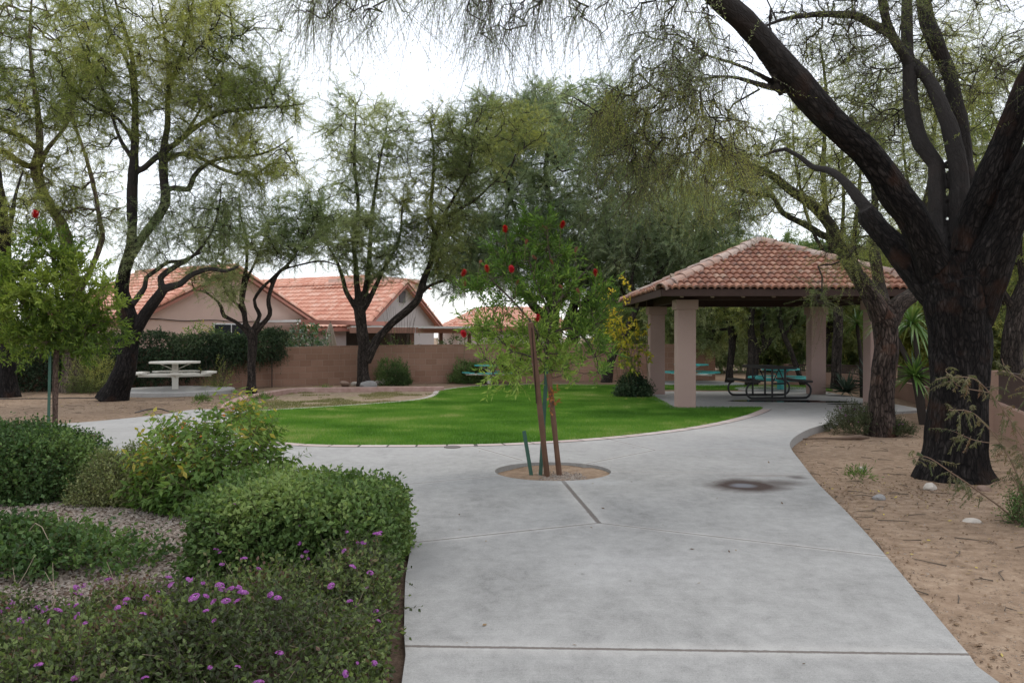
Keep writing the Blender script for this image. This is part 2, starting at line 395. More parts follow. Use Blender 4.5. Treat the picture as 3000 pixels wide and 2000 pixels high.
def blades(n, poly, hmin, hmax, w, bare=None):
    P = np.array(poly); lo, hi = P.min(0), P.max(0); Q = rng.uniform(lo, hi, (n * 2, 2)); Q = Q[inside(Q, poly)][:n]
    if bare is not None: Q = Q[bare(Q)]
    k = len(Q); th = rng.uniform(0, 2 * np.pi, k); hgt = rng.uniform(hmin, hmax, k); ln = rng.normal(0, .35, (k, 2)) * hgt[:, None]
    d = np.stack([np.cos(th), np.sin(th), np.zeros(k)], 1) * w / 2; b = np.column_stack([Q, np.full(k, -.006)])
    t = b + np.column_stack([ln, hgt]); V = np.stack([b - d, b + d, t], 1).reshape(-1, 3)
    tint = np.clip(.5 + (fbm(np.column_stack([Q * 1.7, Q[:, 0] * 0 + 5]), 3) - .5) * .9 + np.where(fbm(np.column_stack([Q * .9 + 40, Q[:, 0] * 0]), 3) > .66, .3, 0) + (fbm(np.column_stack([Q[:, 0] * .45, Q[:, 1] * .9, Q[:, 0] * 0]), 3) - .5) * 1.2 + rng.normal(0, .13, k), 0, 1)
    return V, np.arange(3 * k).reshape(-1, 3), np.repeat(tint, 3)
M_grass = m_leaf('grass_blade', [(0, (0.061, 0.155, 0.021)), (.4, (0.122, 0.270, 0.036)), (.75, (0.189, 0.344, 0.059)), (.9, (0.270, 0.378, 0.098)), (1, (0.392, 0.419, 0.170))], .4, .01)
V, Fc, T = blades(330000, lawn_poly, .025, .055, .007)
V2, F2, T2 = blades(25000, strip_poly, .02, .05, .009)
stuff(MB().add(V, Fc, tint=T).add(V2, F2, tint=T2).obj('grass', M_grass))

# --- bare seeded bed between the raised kerb and the lawn
kerb_line = [G(664, 1192, .12), G(672, 1181, .12), G(700, 1168, .12), G(728, 1159, .12), G(808, 1144, .12), G(883, 1136, .12), G(1017, 1134.5, .12), G(1165, 1133, .12), G(1300, 1134, .1)]
kl = spline(kerb_line, .2)
bed_poly = kl.tolist() + spline([G(1300, 1143), G(1280, 1156), G(1255, 1166), G(1195, 1175), G(1040, 1187), G(892, 1196), G(734, 1205), (-6.0, 18.1)], .3).tolist()
s = NT('bed_dirt'); p = s.pos(); n1 = s.noise(p, 1.1, 5, .65); n2 = s.noise(p, 12, 5, .7)
c = s.ramp(n2, [(.3, (.19, .135, .09)), (.55, (.33, .25, .175)), (.7, (.43, .34, .25))])
c = s.mix(s.mapr(n1, .5, .68, 0, .55), c, (.20, .20, .075))
struct(slab('dirt_bed', bed_poly, [], -.012, .06, s.fin(c, .95, s.bump(n2, .8, .03), 0, .1)))
V, Fc, T = blades(30000, bed_poly, .02, .05, .010, bare=lambda Q: fbm(np.column_stack([Q * 1.1, Q[:, 0] * 0]), 3) > .52)
M_sparse = m_leaf('sparse_grass', [(0, (.10, .13, .03)), (.5, (.19, .19, .07)), (1, (.30, .27, .13))], .25, .02)
stuff(MB().add(V, Fc, tint=T).obj('grass', M_sparse))

def sweep(line, prof, closed=False):
    P = np.array(line, float)[:, :2]; T = nrm(np.gradient(P, axis=0)); N = np.stack([-T[:, 1], T[:, 0]], 1); prof = np.array(prof, float); k = len(prof)
    V = np.concatenate([P[:, None, :] + N[:, None, :] * prof[None, :, 0:1], np.broadcast_to(prof[None, :, 1:2], (len(P), k, 1))], -1).reshape(-1, 3)
    i = np.arange(len(P) - 1)[:, None] * k; j = np.arange(k - 1)[None]
    f = np.stack([i + j, i + k + j, i + k + j + 1, i + j + 1], -1).reshape(-1, 4)
    if len(prof) == 6: e_ = (len(P) - 1) * k; f = np.concatenate([f, [[0, 1, 2, 3], [0, 3, 4, 5], [e_, e_ + 3, e_ + 2, e_ + 1], [e_, e_ + 5, e_ + 4, e_ + 3]]])
    return V, f
s = NT('kerb_concrete'); p = s.pos(); n = s.noise(p, 5, 5, .65); jt = s.vor(s.vec('MULTIPLY', p, (1, 1, 0)), .9)
c = s.ramp(n, [(.3, (.30, .185, .155)), (.6, (.42, .285, .245)), (.75, (.50, .37, .33))])
M_kerb = s.fin(c, .85, s.bump(s.noise(p, 40, 4), .4, .01), 0, .2)
s = NT('kerb_pale'); p = s.pos(); n = s.noise(p, 5, 5, .65)
M_kerbp = s.fin(s.ramp(n, [(.3, (.38, .32, .29)), (.6, (.52, .46, .43)), (.8, (.58, .53, .5))]), .85, s.bump(s.noise(p, 40, 4), .4, .01), 0, .2)
V, f = sweep(kl, [(-.10, -.1), (-.10, .108), (-.085, .12), (.115, .12), (.13, .108), (.13, -.1)])
struct(MB().add(V, f).obj('kerb', M_kerb))
V, f = sweep(spline([(-6.32, 18.15), (-6.0, 17.95)] + lawn_back[:11], .15), [(-.02, -.1), (-.02, .012), (.15, .012), (.15, -.1)])
struct(MB().add(V, f).obj('kerb', M_kerbp))
# flush brick border along the front of the lawn, brick by brick
s = NT('border_brick'); p = s.pos(); n = s.noise(p, 9, 5, .65)
c = s.mix(n, s.ramp(s.attr('tint'), [(0, (.36, .24, .20)), (.5, (.47, .36, .32)), (1, (.53, .45, .41))]), (.50, .45, .42))
M_brick = s.fin(c, .85, s.bump(s.noise(p, 45, 4), .4, .008), 0, .2)
L = np.array(spline(lawn_front[2:15], .03)); dseg = np.r_[0, np.cumsum(np.linalg.norm(np.diff(L, axis=0), axis=1))]
m = MB(); bl = .42; t = 0
N = nrm(np.gradient(L, axis=0)); N = np.stack([-N[:, 1], N[:, 0]], 1)
def at_len(q): k = min(np.searchsorted(dseg, q), len(L) - 1); return L[k], N[k]
while t + bl < dseg[-1]:
    tn = .5 + rng.normal(0, .2)
    if t < 1.3: tn = .1
    for q in range(3):
        a, na = at_len(t + .016 + (bl - .032) * q / 3); b, nb = at_len(t + .016 + (bl - .032) * (q + 1) / 3)
        o0, o1 = .004, .205
        v = [[*(a + na * o0), .006], [*(a + na * o1), .006], [*(b + nb * o1), .006], [*(b + nb * o0), .006]]
        v += [[x, y, -.02] for x, y, z in v]
        m.add(v, [[0, 1, 2, 3], [0, 4, 5, 1], [1, 5, 6, 2], [2, 6, 7, 3], [3, 7, 4, 0]], tint=np.full(8, tn))
    t += bl
gV = np.concatenate([np.column_stack([L + N * .0, np.full(len(L), .003)]), np.column_stack([L + N * .222, np.full(len(L), .003)])]); k = np.arange(len(L) - 1)
m.add(gV, np.stack([k, k + len(L), k + len(L) + 1, k + 1], 1), 1)
struct(m.obj('kerb', [M_brick, m_plain('border_grout', (.10, .085, .075), .95)]))
# wet patch under the shelter
s = NT('puddle_water'); M_water = s.fin((.02, .018, .016), .04, s.bump(s.noise(s.pos(), 9, 3), .05, .004), 0, .5)
m = MB()
for cx, cy, rx, ry in ((6.55, 20.7, 1.15, .36), (7.5, 20.5, .8, .28), (8.0, 19.7, .55, .16)):
    th = np.linspace(0, 2 * np.pi, 48, endpoint=False); rr = .75 + .5 * fbm(np.stack([np.cos(th) * 2 + cx, np.sin(th) * 2, th * 0], 1), 3)
    m.add(np.vstack([[[cx, cy, .004]], np.stack([cx + rx * rr * np.cos(th), cy + ry * rr * np.sin(th), th * 0 + .004], 1)]), [[0, 1 + a, 1 + (a + 1) % 48] for a in range(48)])
struct(m.obj('puddle', M_water))

s = NT('bed_soil'); p = s.pos(); n = s.noise(p, 14, 6, .7); c = s.ramp(n, [(.3, (.045, .030, .022)), (.6, (.13, .09, .065)), (.78, (.22, .16, .12))])
M_bed = s.fin(c, .95, s.bump(n, .9, .04), 0, .1)
bp = be_s[::-1]; bp = [q for q in bp if q[1] > 1.0]
struct(slab('planting_bed', [[q[0] - .004, q[1] - .004] for q in bp] + [[-14, 1.0]], [], -.045, .05, M_bed))
# ------------------------------------------------------------------ vegetation toolkit
def rand_unit(n): return nrm(rng.normal(size=(n, 3)))
def sprays(O, D, length, nleaf, ll, lw, droop=.2, ang=55, rt=.004, jit=.35, fold=False, tint0=None, leaf0=.1, tubes=True, down=0.0, tjit=.22, planar=False, tri=False):
    """twigs from O along D, each with nleaf leaves; returns (twig verts, faces, leaf verts, faces, tints)"""
    n = len(O); K = 4; D = nrm(D + rng.normal(0, .12, (n, 3))); L = length * rng.uniform(.55, 1.3, n)
    bend = rng.normal(0, jit, (n, 3)); bend[:, 2] -= droop; t = np.linspace(0, 1, K)
    P = O[:, None] + L[:, None, None] * (D[:, None] * t[None, :, None] + .5 * bend[:, None] * (t ** 2)[None, :, None])
    T = nrm(D[:, None] + bend[:, None] * t[None, :, None])
    A = nrm(np.cross(T[:, 0], rand_unit(n))); B = nrm(np.cross(T[:, 0], A))
    tv = tf = None
    if tubes:
        th = np.arange(3) / 3 * 2 * np.pi; rad = rt * np.array([1, .8, .55, .3])
        tv = (P[:, :, None] + rad[None, :, None, None] * (A[:, None, None] * np.cos(th)[None, None, :, None] + B[:, None, None] * np.sin(th)[None, None, :, None])).reshape(-1, 3)
        b = np.arange(n)[:, None, None] * (K * 3) + np.arange(K - 1)[None, :, None] * 3; j = np.arange(3)[None, None]; k = (j + 1) % 3
        tf = np.stack([b + j, b + k, b + 3 + k, b + 3 + j], -1).reshape(-1, 4)
    u = leaf0 + (1 - leaf0) * (np.arange(nleaf)[None] + rng.uniform(0, .9, (n, nleaf))) / nleaf
    seg = np.minimum((u * (K - 1)).astype(int), K - 2); fr = (u * (K - 1) - seg)[..., None]; r = np.arange(n)[:, None]
    LP = P[r, seg] * (1 - fr) + P[r, seg + 1] * fr; LT = T[r, seg]
    phi = (np.arange(nleaf) * 2.4)[None] + rng.uniform(0, 6.28, (n, 1)) + rng.normal(0, .5, (n, nleaf))
    if planar: phi = (np.arange(nleaf) % 2 * np.pi)[None] + rng.uniform(0, 6.28, (n, 1)) + rng.normal(0, .25, (n, nleaf))
    side = A[:, None] * np.cos(phi)[..., None] + B[:, None] * np.sin(phi)[..., None]
    a = np.radians(ang) * rng.uniform(.6, 1.35, (n, nleaf))[..., None]
    X = LT * np.cos(a) + side * np.sin(a); X[..., 2] -= down; X = nrm(X)
    Y = np.cross(X, nrm(LT + rng.normal(0, .5, LT.shape))); Y = nrm(Y); Z = np.cross(X, Y)
    l = ll * rng.uniform(.6, 1.25, (n, nleaf))[..., None]; w = lw * rng.uniform(.75, 1.2, (n, nleaf))[..., None]
    b0 = LP; tip = LP + X * l; m = LP + X * l * .45
    N = n * nleaf
    if fold:
        md = m - Z * w * .22; vl = np.stack([b0, m + Y * w / 2, tip - Z * w * .25, m - Y * w / 2, md], 2).reshape(-1, 3)
        q = np.arange(N)[:, None] * 5; lf = np.concatenate([q + [0, 1, 2, 4], q + [0, 4, 2, 3]]); nv = 5
    elif tri:
        vl = np.stack([m + Y * w / 2, tip, b0 - Y * w * .2], 2).reshape(-1, 3); lf = np.arange(N)[:, None] * 3 + [0, 1, 2]; nv = 3
    else:
        vl = np.stack([b0, m + Y * w / 2, tip, m - Y * w / 2], 2).reshape(-1, 3); lf = np.arange(N)[:, None] * 4 + [0, 1, 2, 3]; nv = 4
    tint = (.5 if tint0 is None else np.asarray(tint0)[:, None]) + rng.normal(0, tjit, (n, nleaf))
    return tv, tf, vl, lf, np.repeat(np.clip(tint, 0, 1).reshape(-1), nv)
def add_sprays(m, r, twig_mat=0, leaf_mat=1):
    tv, tf, vl, lf, ti = r
    if tv is not None: m.add(tv, tf, twig_mat)
    m.add(vl, lf, leaf_mat, tint=ti)

M_twig = m_plain('twig_bark', (.095, .075, .058), .9, scale=20)
M_twig_g = m_plain('green_twig', (.13, .11, .06), .9, scale=20)
M_twig_pale = m_plain('dry_twig', (.30, .235, .17), .9, scale=20)

def grow(skP, skR, targets, bf=.35):
    """join target points to the skeleton as a short-path spanning tree; returns nodes, parents, chosen order"""
    n0 = len(skP); M = len(targets); P = np.vstack([skP, targets]); par = np.full(n0 + M, -1); L = np.zeros(n0 + M)
    d = np.full(M, 1e9); bp = np.zeros(M, int)
    for c in range(0, n0, 64):
        dd = np.linalg.norm(targets[:, None] - skP[None, c:c + 64], axis=2) ; k = dd.argmin(1); v = dd[np.arange(M), k]
        b = v < d; d[b] = v[b]; bp[b] = k[b] + c
    cost = d.copy(); open_ = np.ones(M, bool)
    for _ in range(M):
        k = int(np.argmin(np.where(open_, cost, 1e12))); open_[k] = False; me = n0 + k; par[me] = bp[k]
        L[me] = L[bp[k]] + np.linalg.norm(P[me] - P[bp[k]])
        dist = np.linalg.norm(targets - targets[k], axis=1); c = dist + bf * L[me]; b = open_ & (c < cost); cost[b] = c[b]; bp[b] = me
    return P, par, n0
def branch_mesh(m, P, par, n0, skR, r0, mat, expo=.46, wig=.09, rmax=.09, sub=3):
    n = len(P); tips = np.ones(n); order = []
    ch = [[] for _ in range(n)]
    for k in range(n0, n): ch[par[k]].append(k)
    st = [k for k in range(n0, n) if par[k] < n0]; seq = []
    while st: k = st.pop(); seq.append(k); st += ch[k]
    for k in reversed(seq):
        if ch[k]: tips[k] = sum(tips[c] for c in ch[k]) + .3
    rad = np.minimum(r0 * tips ** expo, rmax)
    k = np.array(seq, int); a = P[par[k]]; b = P[k]; rb = rad[k]
    ra = np.where(par[k] < n0, np.minimum(rb * 1.35, np.where(par[k] < n0, skR[np.minimum(par[k], n0 - 1)] * .8, 1)), np.minimum(rad[par[k]], rb * 1.6))
    E = len(k); d = b - a; Ld = np.linalg.norm(d, axis=1, keepdims=True)
    # direction continuity: start each edge along its parent's direction
    pd = np.zeros((n, 3)); pd[k] = nrm(d); sd = nrm(np.where((par[k] >= n0)[:, None], pd[par[k]], nrm(d) + np.array([0, 0, .3])))
    K = sub + 1; t = np.linspace(0, 1, K)[None, :, None]
    h1 = (2 * t ** 3 - 3 * t ** 2 + 1); h2 = t ** 3 - 2 * t ** 2 + t; h3 = -2 * t ** 3 + 3 * t ** 2; h4 = t ** 3 - t ** 2
    C = h1 * a[:, None] + h2 * (sd * Ld * .9)[:, None] + h3 * b[:, None] + h4 * (nrm(d) * Ld * .9)[:, None]
    C[:, 1:-1] += rng.normal(0, wig, (E, K - 2, 3)) * Ld[:, None]
    T = nrm(np.gradient(C, axis=1)); ref = np.where(np.abs(T[..., 2:3]) < .9, [0, 0, 1.0], [1.0, 0, 0]); A = nrm(np.cross(T, ref)); B = np.cross(T, A)
    S = 5; th = np.arange(S) / S * 2 * np.pi; rr = ra[:, None] * (1 - t[0, :, 0]) + rb[:, None] * t[0, :, 0]
    V = C[:, :, None] + rr[:, :, None, None] * (A[:, :, None] * np.cos(th)[None, None, :, None] + B[:, :, None] * np.sin(th)[None, None, :, None])
    q = np.arange(E)[:, None, None] * (K * S) + np.arange(K - 1)[None, :, None] * S; j = np.arange(S)[None, None]; kk = (j + 1) % S
    V = V.reshape(-1, 3); m.add(V, np.stack([q + j, q + kk, q + S + kk, q + S + j], -1).reshape(-1, 4), mat, bark=V * 1.0)
    dirs = np.zeros((n, 3)); dirs[k] = T[:, -1]
    return seq, dirs, tips, C.reshape(-1, 3), np.repeat(np.arange(E), K)

def limb_solid(limbs, Y0, voxel, base_z, disp, fur=9.0, flare=0.0):
    """fuse the traced limbs into one bark surface; returns verts, faces, bark coords and skeleton samples"""
    m = MB(); S = []; SR = []; FR = []
    for li, l in enumerate(limbs):
        pts = np.array([[*W(p[0], p[1], Y0 + (p[3] if len(p) > 3 else 0)), p[2] / F * Y0] for p in l])
        q = spline(pts, .12); q[:, 3] = np.maximum(q[:, 3], .006)
        amp = np.minimum(q[:, 3] * .28, .03)[:, None]; w = np.stack([fbm(q[:, :3] * 2.3 + 7 * k + li, 2) - .5 for k in range(3)], 1) * 2; w[0] = 0
        q[:, :3] += w * amp
        m.tube(q[:, :3], q[:, 3] * (1 + .12 * (fbm(q[:, :3] * 3 + li * 9, 2) - .5) * 2), 14)
        T = nrm(np.gradient(q[:, :3], axis=0)); a = np.array([1.0, 0, 0]); s0 = li * 3.7; sl = s0 + np.r_[0, np.cumsum(np.linalg.norm(np.diff(q[:, :3], axis=0), axis=1))]
        for k, t in enumerate(T):
            a = a - t * (a @ t); a = nrm(a); FR.append(np.r_[a, np.cross(t, a), t, sl[k]])
        S.append(q[:, :3]); SR.append(q[:, 3])
    S = np.vstack(S); SR = np.concatenate(SR); FR = np.array(FR)
    me = m.mesh('tmp', []); o = bpy.data.objects.new('tmp', me); COL.objects.link(o)
    md = o.modifiers.new('r', 'REMESH'); md.mode = 'VOXEL'; md.voxel_size = voxel
    dg = bpy.context.evaluated_depsgraph_get(); e = o.evaluated_get(dg); m2 = bpy.data.meshes.new_from_object(e)
    V = np.zeros(len(m2.vertices) * 3, np.float32); m2.vertices.foreach_get('co', V); V = V.reshape(-1, 3).astype(float)
    Nn = np.zeros(len(V) * 3, np.float32); m2.vertices.foreach_get('normal', Nn); Nn = Nn.reshape(-1, 3)
    Fq = np.zeros(len(m2.polygons) * 4, np.int32); m2.polygons.foreach_get('vertices', Fq); Fq = Fq.reshape(-1, 4)
    bpy.data.objects.remove(o); bpy.data.meshes.remove(me); bpy.data.meshes.remove(m2)
    near = np.zeros(len(V), int)
    for c in range(0, len(V), 4000):
        dd = np.linalg.norm(V[c:c + 4000, None] - S[None], axis=2) / (SR[None] + .02); near[c:c + 4000] = dd.argmin(1)
    off = V - S[near]; fr = FR[near]
    u = np.einsum('ij,ij->i', off, fr[:, 0:3]); v = np.einsum('ij,ij->i', off, fr[:, 3:6]); wv = np.einsum('ij,ij->i', off, fr[:, 6:9])
    bark = np.stack([u, v, fr[:, 9] + wv], 1)
    f1 = fbm(bark * np.array([fur, fur, fur * .16]) + 3, 3); f2 = fbm(bark * np.array([fur * .35, fur * .35, fur * .1]), 2)
    V = V + Nn * ((f1 - .5) * 2 * disp + (f2 - .5) * 2 * disp * 1.2)[:, None] * np.minimum(SR[near] / .12, 1.3)[:, None]
    if flare:
        z = V[:, 2] - base_z; k = np.exp(-np.maximum(z, 0) / .22) * flare; c0 = S[0]; ang = np.arctan2(V[:, 1] - c0[1], V[:, 0] - c0[0])
        k = k * (.55 + .9 * vnoise(np.stack([np.cos(ang) * 2 + 5, np.sin(ang) * 2 + 5, ang * 0], 1))); lowm = near < 12
        V[:, :2] += np.where(lowm[:, None], (V[:, :2] - c0[:2]) * k[:, None], 0)
    return V, Fq, bark, S, SR, np.clip((SR[near] - .085) / .075, 0, 1)

NLEAF = []
def blob_points(b, n, clump=.55):
    px, py, rx, ry, Y, ry_m = b; c = W(px, py, Y); ax = np.array([rx / F * Y, ry_m, ry / F * Y]); out = []
    off = rng.uniform(0, 50, 3)
    while sum(map(len, out)) < n:
        q = rng.uniform(-1, 1, (n * 3, 3)); r = np.linalg.norm(q, axis=1); q = q[r < 1] * 1.0
        p = c + q * ax; k = fbm(p * .9 + off, 2) + rng.uniform(-.12, .12, len(p)); out.append(p[k > clump - .12])
    return np.vstack(out)[:n]

def tree(name, label, Y0, limbs, passes, barkm, base_px, group=None, voxel=.03, disp=.012, fur=9.0, base_z=-.03, flare=0.0, bf=.35):
    """limbs: traced (px, py, half width px[, depth shift]); passes: crown volumes with their own twig and leaf habit"""
    bx = W(*base_px, Y0); root = thing(name, label, 'tree', (bx[0], bx[1], base_z), group=group)
    V, Fq, bark, S, SR, age = limb_solid(limbs, Y0, voxel, base_z, disp, fur, flare)
    tm = MB(); tm.add(V, Fq, 0, bark=bark, age=age); cm = MB(); leafmats = []
    for ps in passes:
        T = np.vstack([blob_points(b[:6], b[6], ps.get('clump', .5)) for b in ps['blobs']])
        T = T[T[:, 2] > ps.get('zmin', .3)]
        ok = SR < ps.get('from_r', .14)
        sp, sr = (S[ok], SR[ok]) if ok.any() else (S, SR)
        P, par, n0 = grow(sp, sr, T, bf)
        seq, dirs, tips, C, eid = branch_mesh(tm, P, par, n0, sr, ps.get('r0', .006), 0, wig=ps.get('wig', .10), rmax=ps.get('rmax', .07))
        k = np.array(seq); w = tips[k] < ps.get('tipmax', 8)
        src = np.where(w[eid])[0]; nt = int(ps['twigs'] * w.sum()); pick = rng.choice(src, nt)
        O = C[pick]; e = k[eid[pick]]
        D = nrm(dirs[e] * .7 + rand_unit(nt) * ps.get('rnd', .9) + np.array([0, 0, ps.get('up', .15)]))
        t0 = np.clip(.5 + (fbm(O * .8 + 31, 2) - .5) * 2.2 + rng.normal(0, .08, nt), 0, 1)
        r = sprays(O, D, ps['len'], int(ps['nleaf'] * ps.get('dens', 1)), ps['ll'], ps['lw'], ps.get('droop', .3), ps.get('ang', 60), ps.get('rt', .0035) * .8, ps.get('jit', .45), tint0=t0, down=ps.get('down', 0), planar=ps.get('planar', False), fold=ps.get('fold', False), tri=ps.get('tri', False))
        if ps['leaf'] not in leafmats: leafmats.append(ps['leaf'])
        add_sprays(cm, r, 0, 1 + leafmats.index(ps['leaf']))
    inv = np.array([bx[0], bx[1], base_z])
    for mb in (tm, cm): mb.v = [v - inv for v in mb.v]
    NLEAF.append((name, cm.n))
    tm.obj('trunk', [barkm], root, smooth=True)
    cm.obj('crown', [ps.get('twigm', M_twig)] + leafmats, root)
    return root
# ------------------------------------------------------------------ roofs of clay tile
def tile_mat(name, stops, grime, gsc=1.6, gr=(.5, .68)):
    s = NT(name); p = s.pos(); c = s.ramp(s.attr('tint'), stops)
    n = s.noise(p, gsc, 6, .7); n2 = s.noise(p, 14, 4, .6)
    c = s.mix(s.math('MULTIPLY', s.mapr(n, gr[0], gr[1]), .75), c, grime)
    c = s.mix(s.math('MULTIPLY', s.mapr(n2, .5, .75), .35), c, tuple(x * .7 for x in grime))
    return s.fin(c, .85, s.bump(n2, .4, .01), 0, .2)
def tile_face(m, ea, eb, rb, ra, tw, rl, amp=.035, lift=.028, sub=6, mat=0):
    ea, eb, rb, ra = [np.array(q, float) for q in (ea, eb, rb, ra)]
    ud = nrm(eb - ea); nn = np.cross(ud, (ra + rb) / 2 - (ea + eb) / 2); nn = nrm(nn); nn = nn if nn[2] > 0 else -nn
    up = np.cross(nn, ud); up = up if up @ ((ra + rb) / 2 - (ea + eb) / 2) > 0 else -up
    hgt = ((ra + rb) / 2 - (ea + eb) / 2) @ up; rows = max(2, round(hgt / rl))
    for r in range(rows):
        v0, v1 = r / rows, (r + 1.12) / rows; v1 = min(v1, 1)
        l0, r0 = ((ea + (ra - ea) * v0) - ea) @ ud, ((eb + (rb - eb) * v0) - ea) @ ud
        l1, r1 = ((ea + (ra - ea) * v1) - ea) @ ud, ((eb + (rb - eb) * v1) - ea) @ ud
        if r0 - l0 < .05: continue
        u = np.arange(math.floor(l0 / tw) * tw, r0 + tw, tw / sub)
        u0 = np.unique(np.clip(u, l0, r0)); n = len(u0); u1 = np.clip(u0, l1, r1) if r1 > l1 else np.full(n, (l1 + r1) / 2)
        wv = amp * np.abs(np.cos(np.pi * u0 / tw)) ** .8; ti = np.floor(u0 / tw + .5).astype(int)
        tint = hsh(ti, np.full(n, r), np.full(n, int(abs(ea[0]) * 10)))
        jit = (hsh(ti, np.full(n, r + 50), np.full(n, 3)) - .5) * .02
        lo = ea + ud * u0[:, None] + up * (hgt * v0 - .012 + jit)[:, None] + nn * (wv + lift)[:, None]
        hi = ea + ud * u1[:, None] + up * (hgt * v1) + nn * (wv * .85 + .002)[:, None]
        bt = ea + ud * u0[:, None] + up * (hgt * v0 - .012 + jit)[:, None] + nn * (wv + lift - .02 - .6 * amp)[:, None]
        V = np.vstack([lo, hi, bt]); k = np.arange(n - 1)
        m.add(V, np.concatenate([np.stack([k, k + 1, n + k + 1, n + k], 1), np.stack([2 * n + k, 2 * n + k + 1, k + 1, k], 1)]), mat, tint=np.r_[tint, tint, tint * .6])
def ridge_caps(m, a, b, rad=.11, seg=.36, mat=0):
    a = np.array(a, float); b = np.array(b, float); L = np.linalg.norm(b - a); d = (b - a) / L; n = max(1, int(L / seg)); r = nrm(np.cross(d, [0, 0, 1.0])); u = np.cross(r, d)
    th = np.linspace(-.15, math.pi + .15, 9)
    for k in range(n):
        p0 = a + d * (L * k / n - .03); p1 = a + d * (L * (k + 1) / n + .02); off = rng.normal(0, .006, 3)
        rings = []
        for p, q in ((p0, 1.12), (p1, .92), ):
            rings.append(p + off + u * -.01 + (r[None] * np.cos(th)[:, None] + u[None] * np.sin(th)[:, None]) * rad * q)
        rings.append(rings[0] - (rings[0] - (p0 + off)) * .16)
        V = np.vstack(rings); j = np.arange(8); t = np.full(27, rng.random())
        m.add(V, np.concatenate([np.stack([j, j + 1, j + 10, j + 9], 1), np.stack([j + 18, j + 19, j + 1, j], 1)]), mat, tint=t)

# ------------------------------------------------------------------ shelter (ramada)
def stucco(name, c, c2=None, var=.12):
    s = NT(name); p = s.pos(); n = s.noise(p, 1.3, 5, .6); g = s.noise(p, 70, 3, .7)
    return s.fin(s.mix(n, tuple(x * (1 - var) for x in c), c2 or tuple(x * (1 + var) for x in c)), .92, s.bump(g, .45, .012), 0, .15)
M_st = stucco('stucco_mauve', (.40, .285, .25)); M_wood_d = m_plain('dark_stained_wood', (.055, .032, .026), .75, scale=4, var=.3)
M_wood_l = m_plain('weathered_wood', (.20, .15, .105), .8, scale=5, var=.3)
M_tile = tile_mat('clay_tile', [(0, (.20, .086, .058)), (.4, (.285, .13, .086)), (.75, (.345, .176, .118)), (1, (.38, .245, .18))], (.155, .115, .10), 6, (.5, .62))
M_cap = tile_mat('clay_ridge_tile', [(0, (.38, .22, .16)), (.6, (.45, .32, .26)), (1, (.48, .385, .33))], (.28, .23, .21), 4, (.48, .62))
M_mortar = m_plain('mortar', (.33, .34, .33), .9)
sh = thing('picnic_shelter', 'open shelter of four mauve columns under a hipped clay tile roof', 'shelter', (6.2, 21.0, 0))
ox, oy = 6.2, 21.0
for cx, cy in ((3.91, 18.9), (4.02, 23.3), (8.47, 23.3), (8.2, 18.85)):
    x, y = cx - ox, cy - oy
    c = MB().box((x, y, 1.09), (.41, .41, 2.22)).obj('column', M_st, sh, bevel=.012)
    MB().box((x, y, 2.31), (.50, .50, .22)).obj('capital', M_st, c, bevel=.012)
X0, X1, Y0, Y1 = 3.15 - ox, 9.25 - ox, 17.65 - oy, 24.3 - oy; ze, zp = 2.60, 3.98; ap = (0, 0, zp)
for a, b in (((-2.45, -2.1, 2.54), (2.15, -2.1, 2.54)), ((-2.45, 2.3, 2.54), (2.42, 2.3, 2.54)), ((-2.22, -2.02, 2.545), (-2.22, 2.22, 2.545)), ((2.15, -2.02, 2.545), (2.15, 2.22, 2.545))):
    MB().beam(a, b, .15, .24).obj('beam', M_wood_d, sh)
cor = [(X0, Y0, ze), (X1, Y0, ze), (X1, Y1, ze), (X0, Y1, ze)]
ins = lambda p, k, dz: (p[0] * (1 - k), p[1] * (1 - k), p[2] + dz)
dm = MB()
for q in range(4): dm.add([ins(cor[q], .012, -.01), ins(cor[(q + 1) % 4], .012, -.01), (0, 0, zp - .035)], [[0, 1, 2]])
dm.obj('roof_deck', M_wood_d, sh)
for q in range(4):
    a, b = np.array(ins(cor[q], .01, -.075)), np.array(ins(cor[(q + 1) % 4], .01, -.075)); d = nrm(b - a)
    MB().beam(a + d * (.025 if q % 2 else 0), b - d * (.025 if q % 2 else 0), .045, .15).obj('fascia', M_wood_d, sh)
for q in range(9):          # rafter tails under the two long eaves
    x = X0 + .45 + q * (X1 - X0 - .9) / 8
    for y, yi in ((Y0 + .05, -2.1), (Y1 - .05, 2.3)):
        k = (abs(yi) - 0) / abs(Y0 if y < 0 else Y1)
        MB().beam((x, y, ze - .12), (x, yi, ze - .12 + (zp - ze) * (1 - k) - .04), .07, .13).obj('rafter', M_wood_l, sh)
rm = MB()
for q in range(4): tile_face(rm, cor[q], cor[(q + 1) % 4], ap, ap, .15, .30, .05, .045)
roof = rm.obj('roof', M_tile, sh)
cm_ = MB()
for q in range(4): ridge_caps(cm_, cor[q], (0, 0, zp + .02), .13, .40)
cm_.obj('ridge_tiles', M_cap, roof, smooth=False)
mm = MB(); mm.lathe([(.001, .20), (.07, .19), (.12, .10), (.14, .0), (.13, -.05)], (0, 0, zp - .04), 10); mm.obj('ridge_cap', M_mortar, roof, smooth=True)

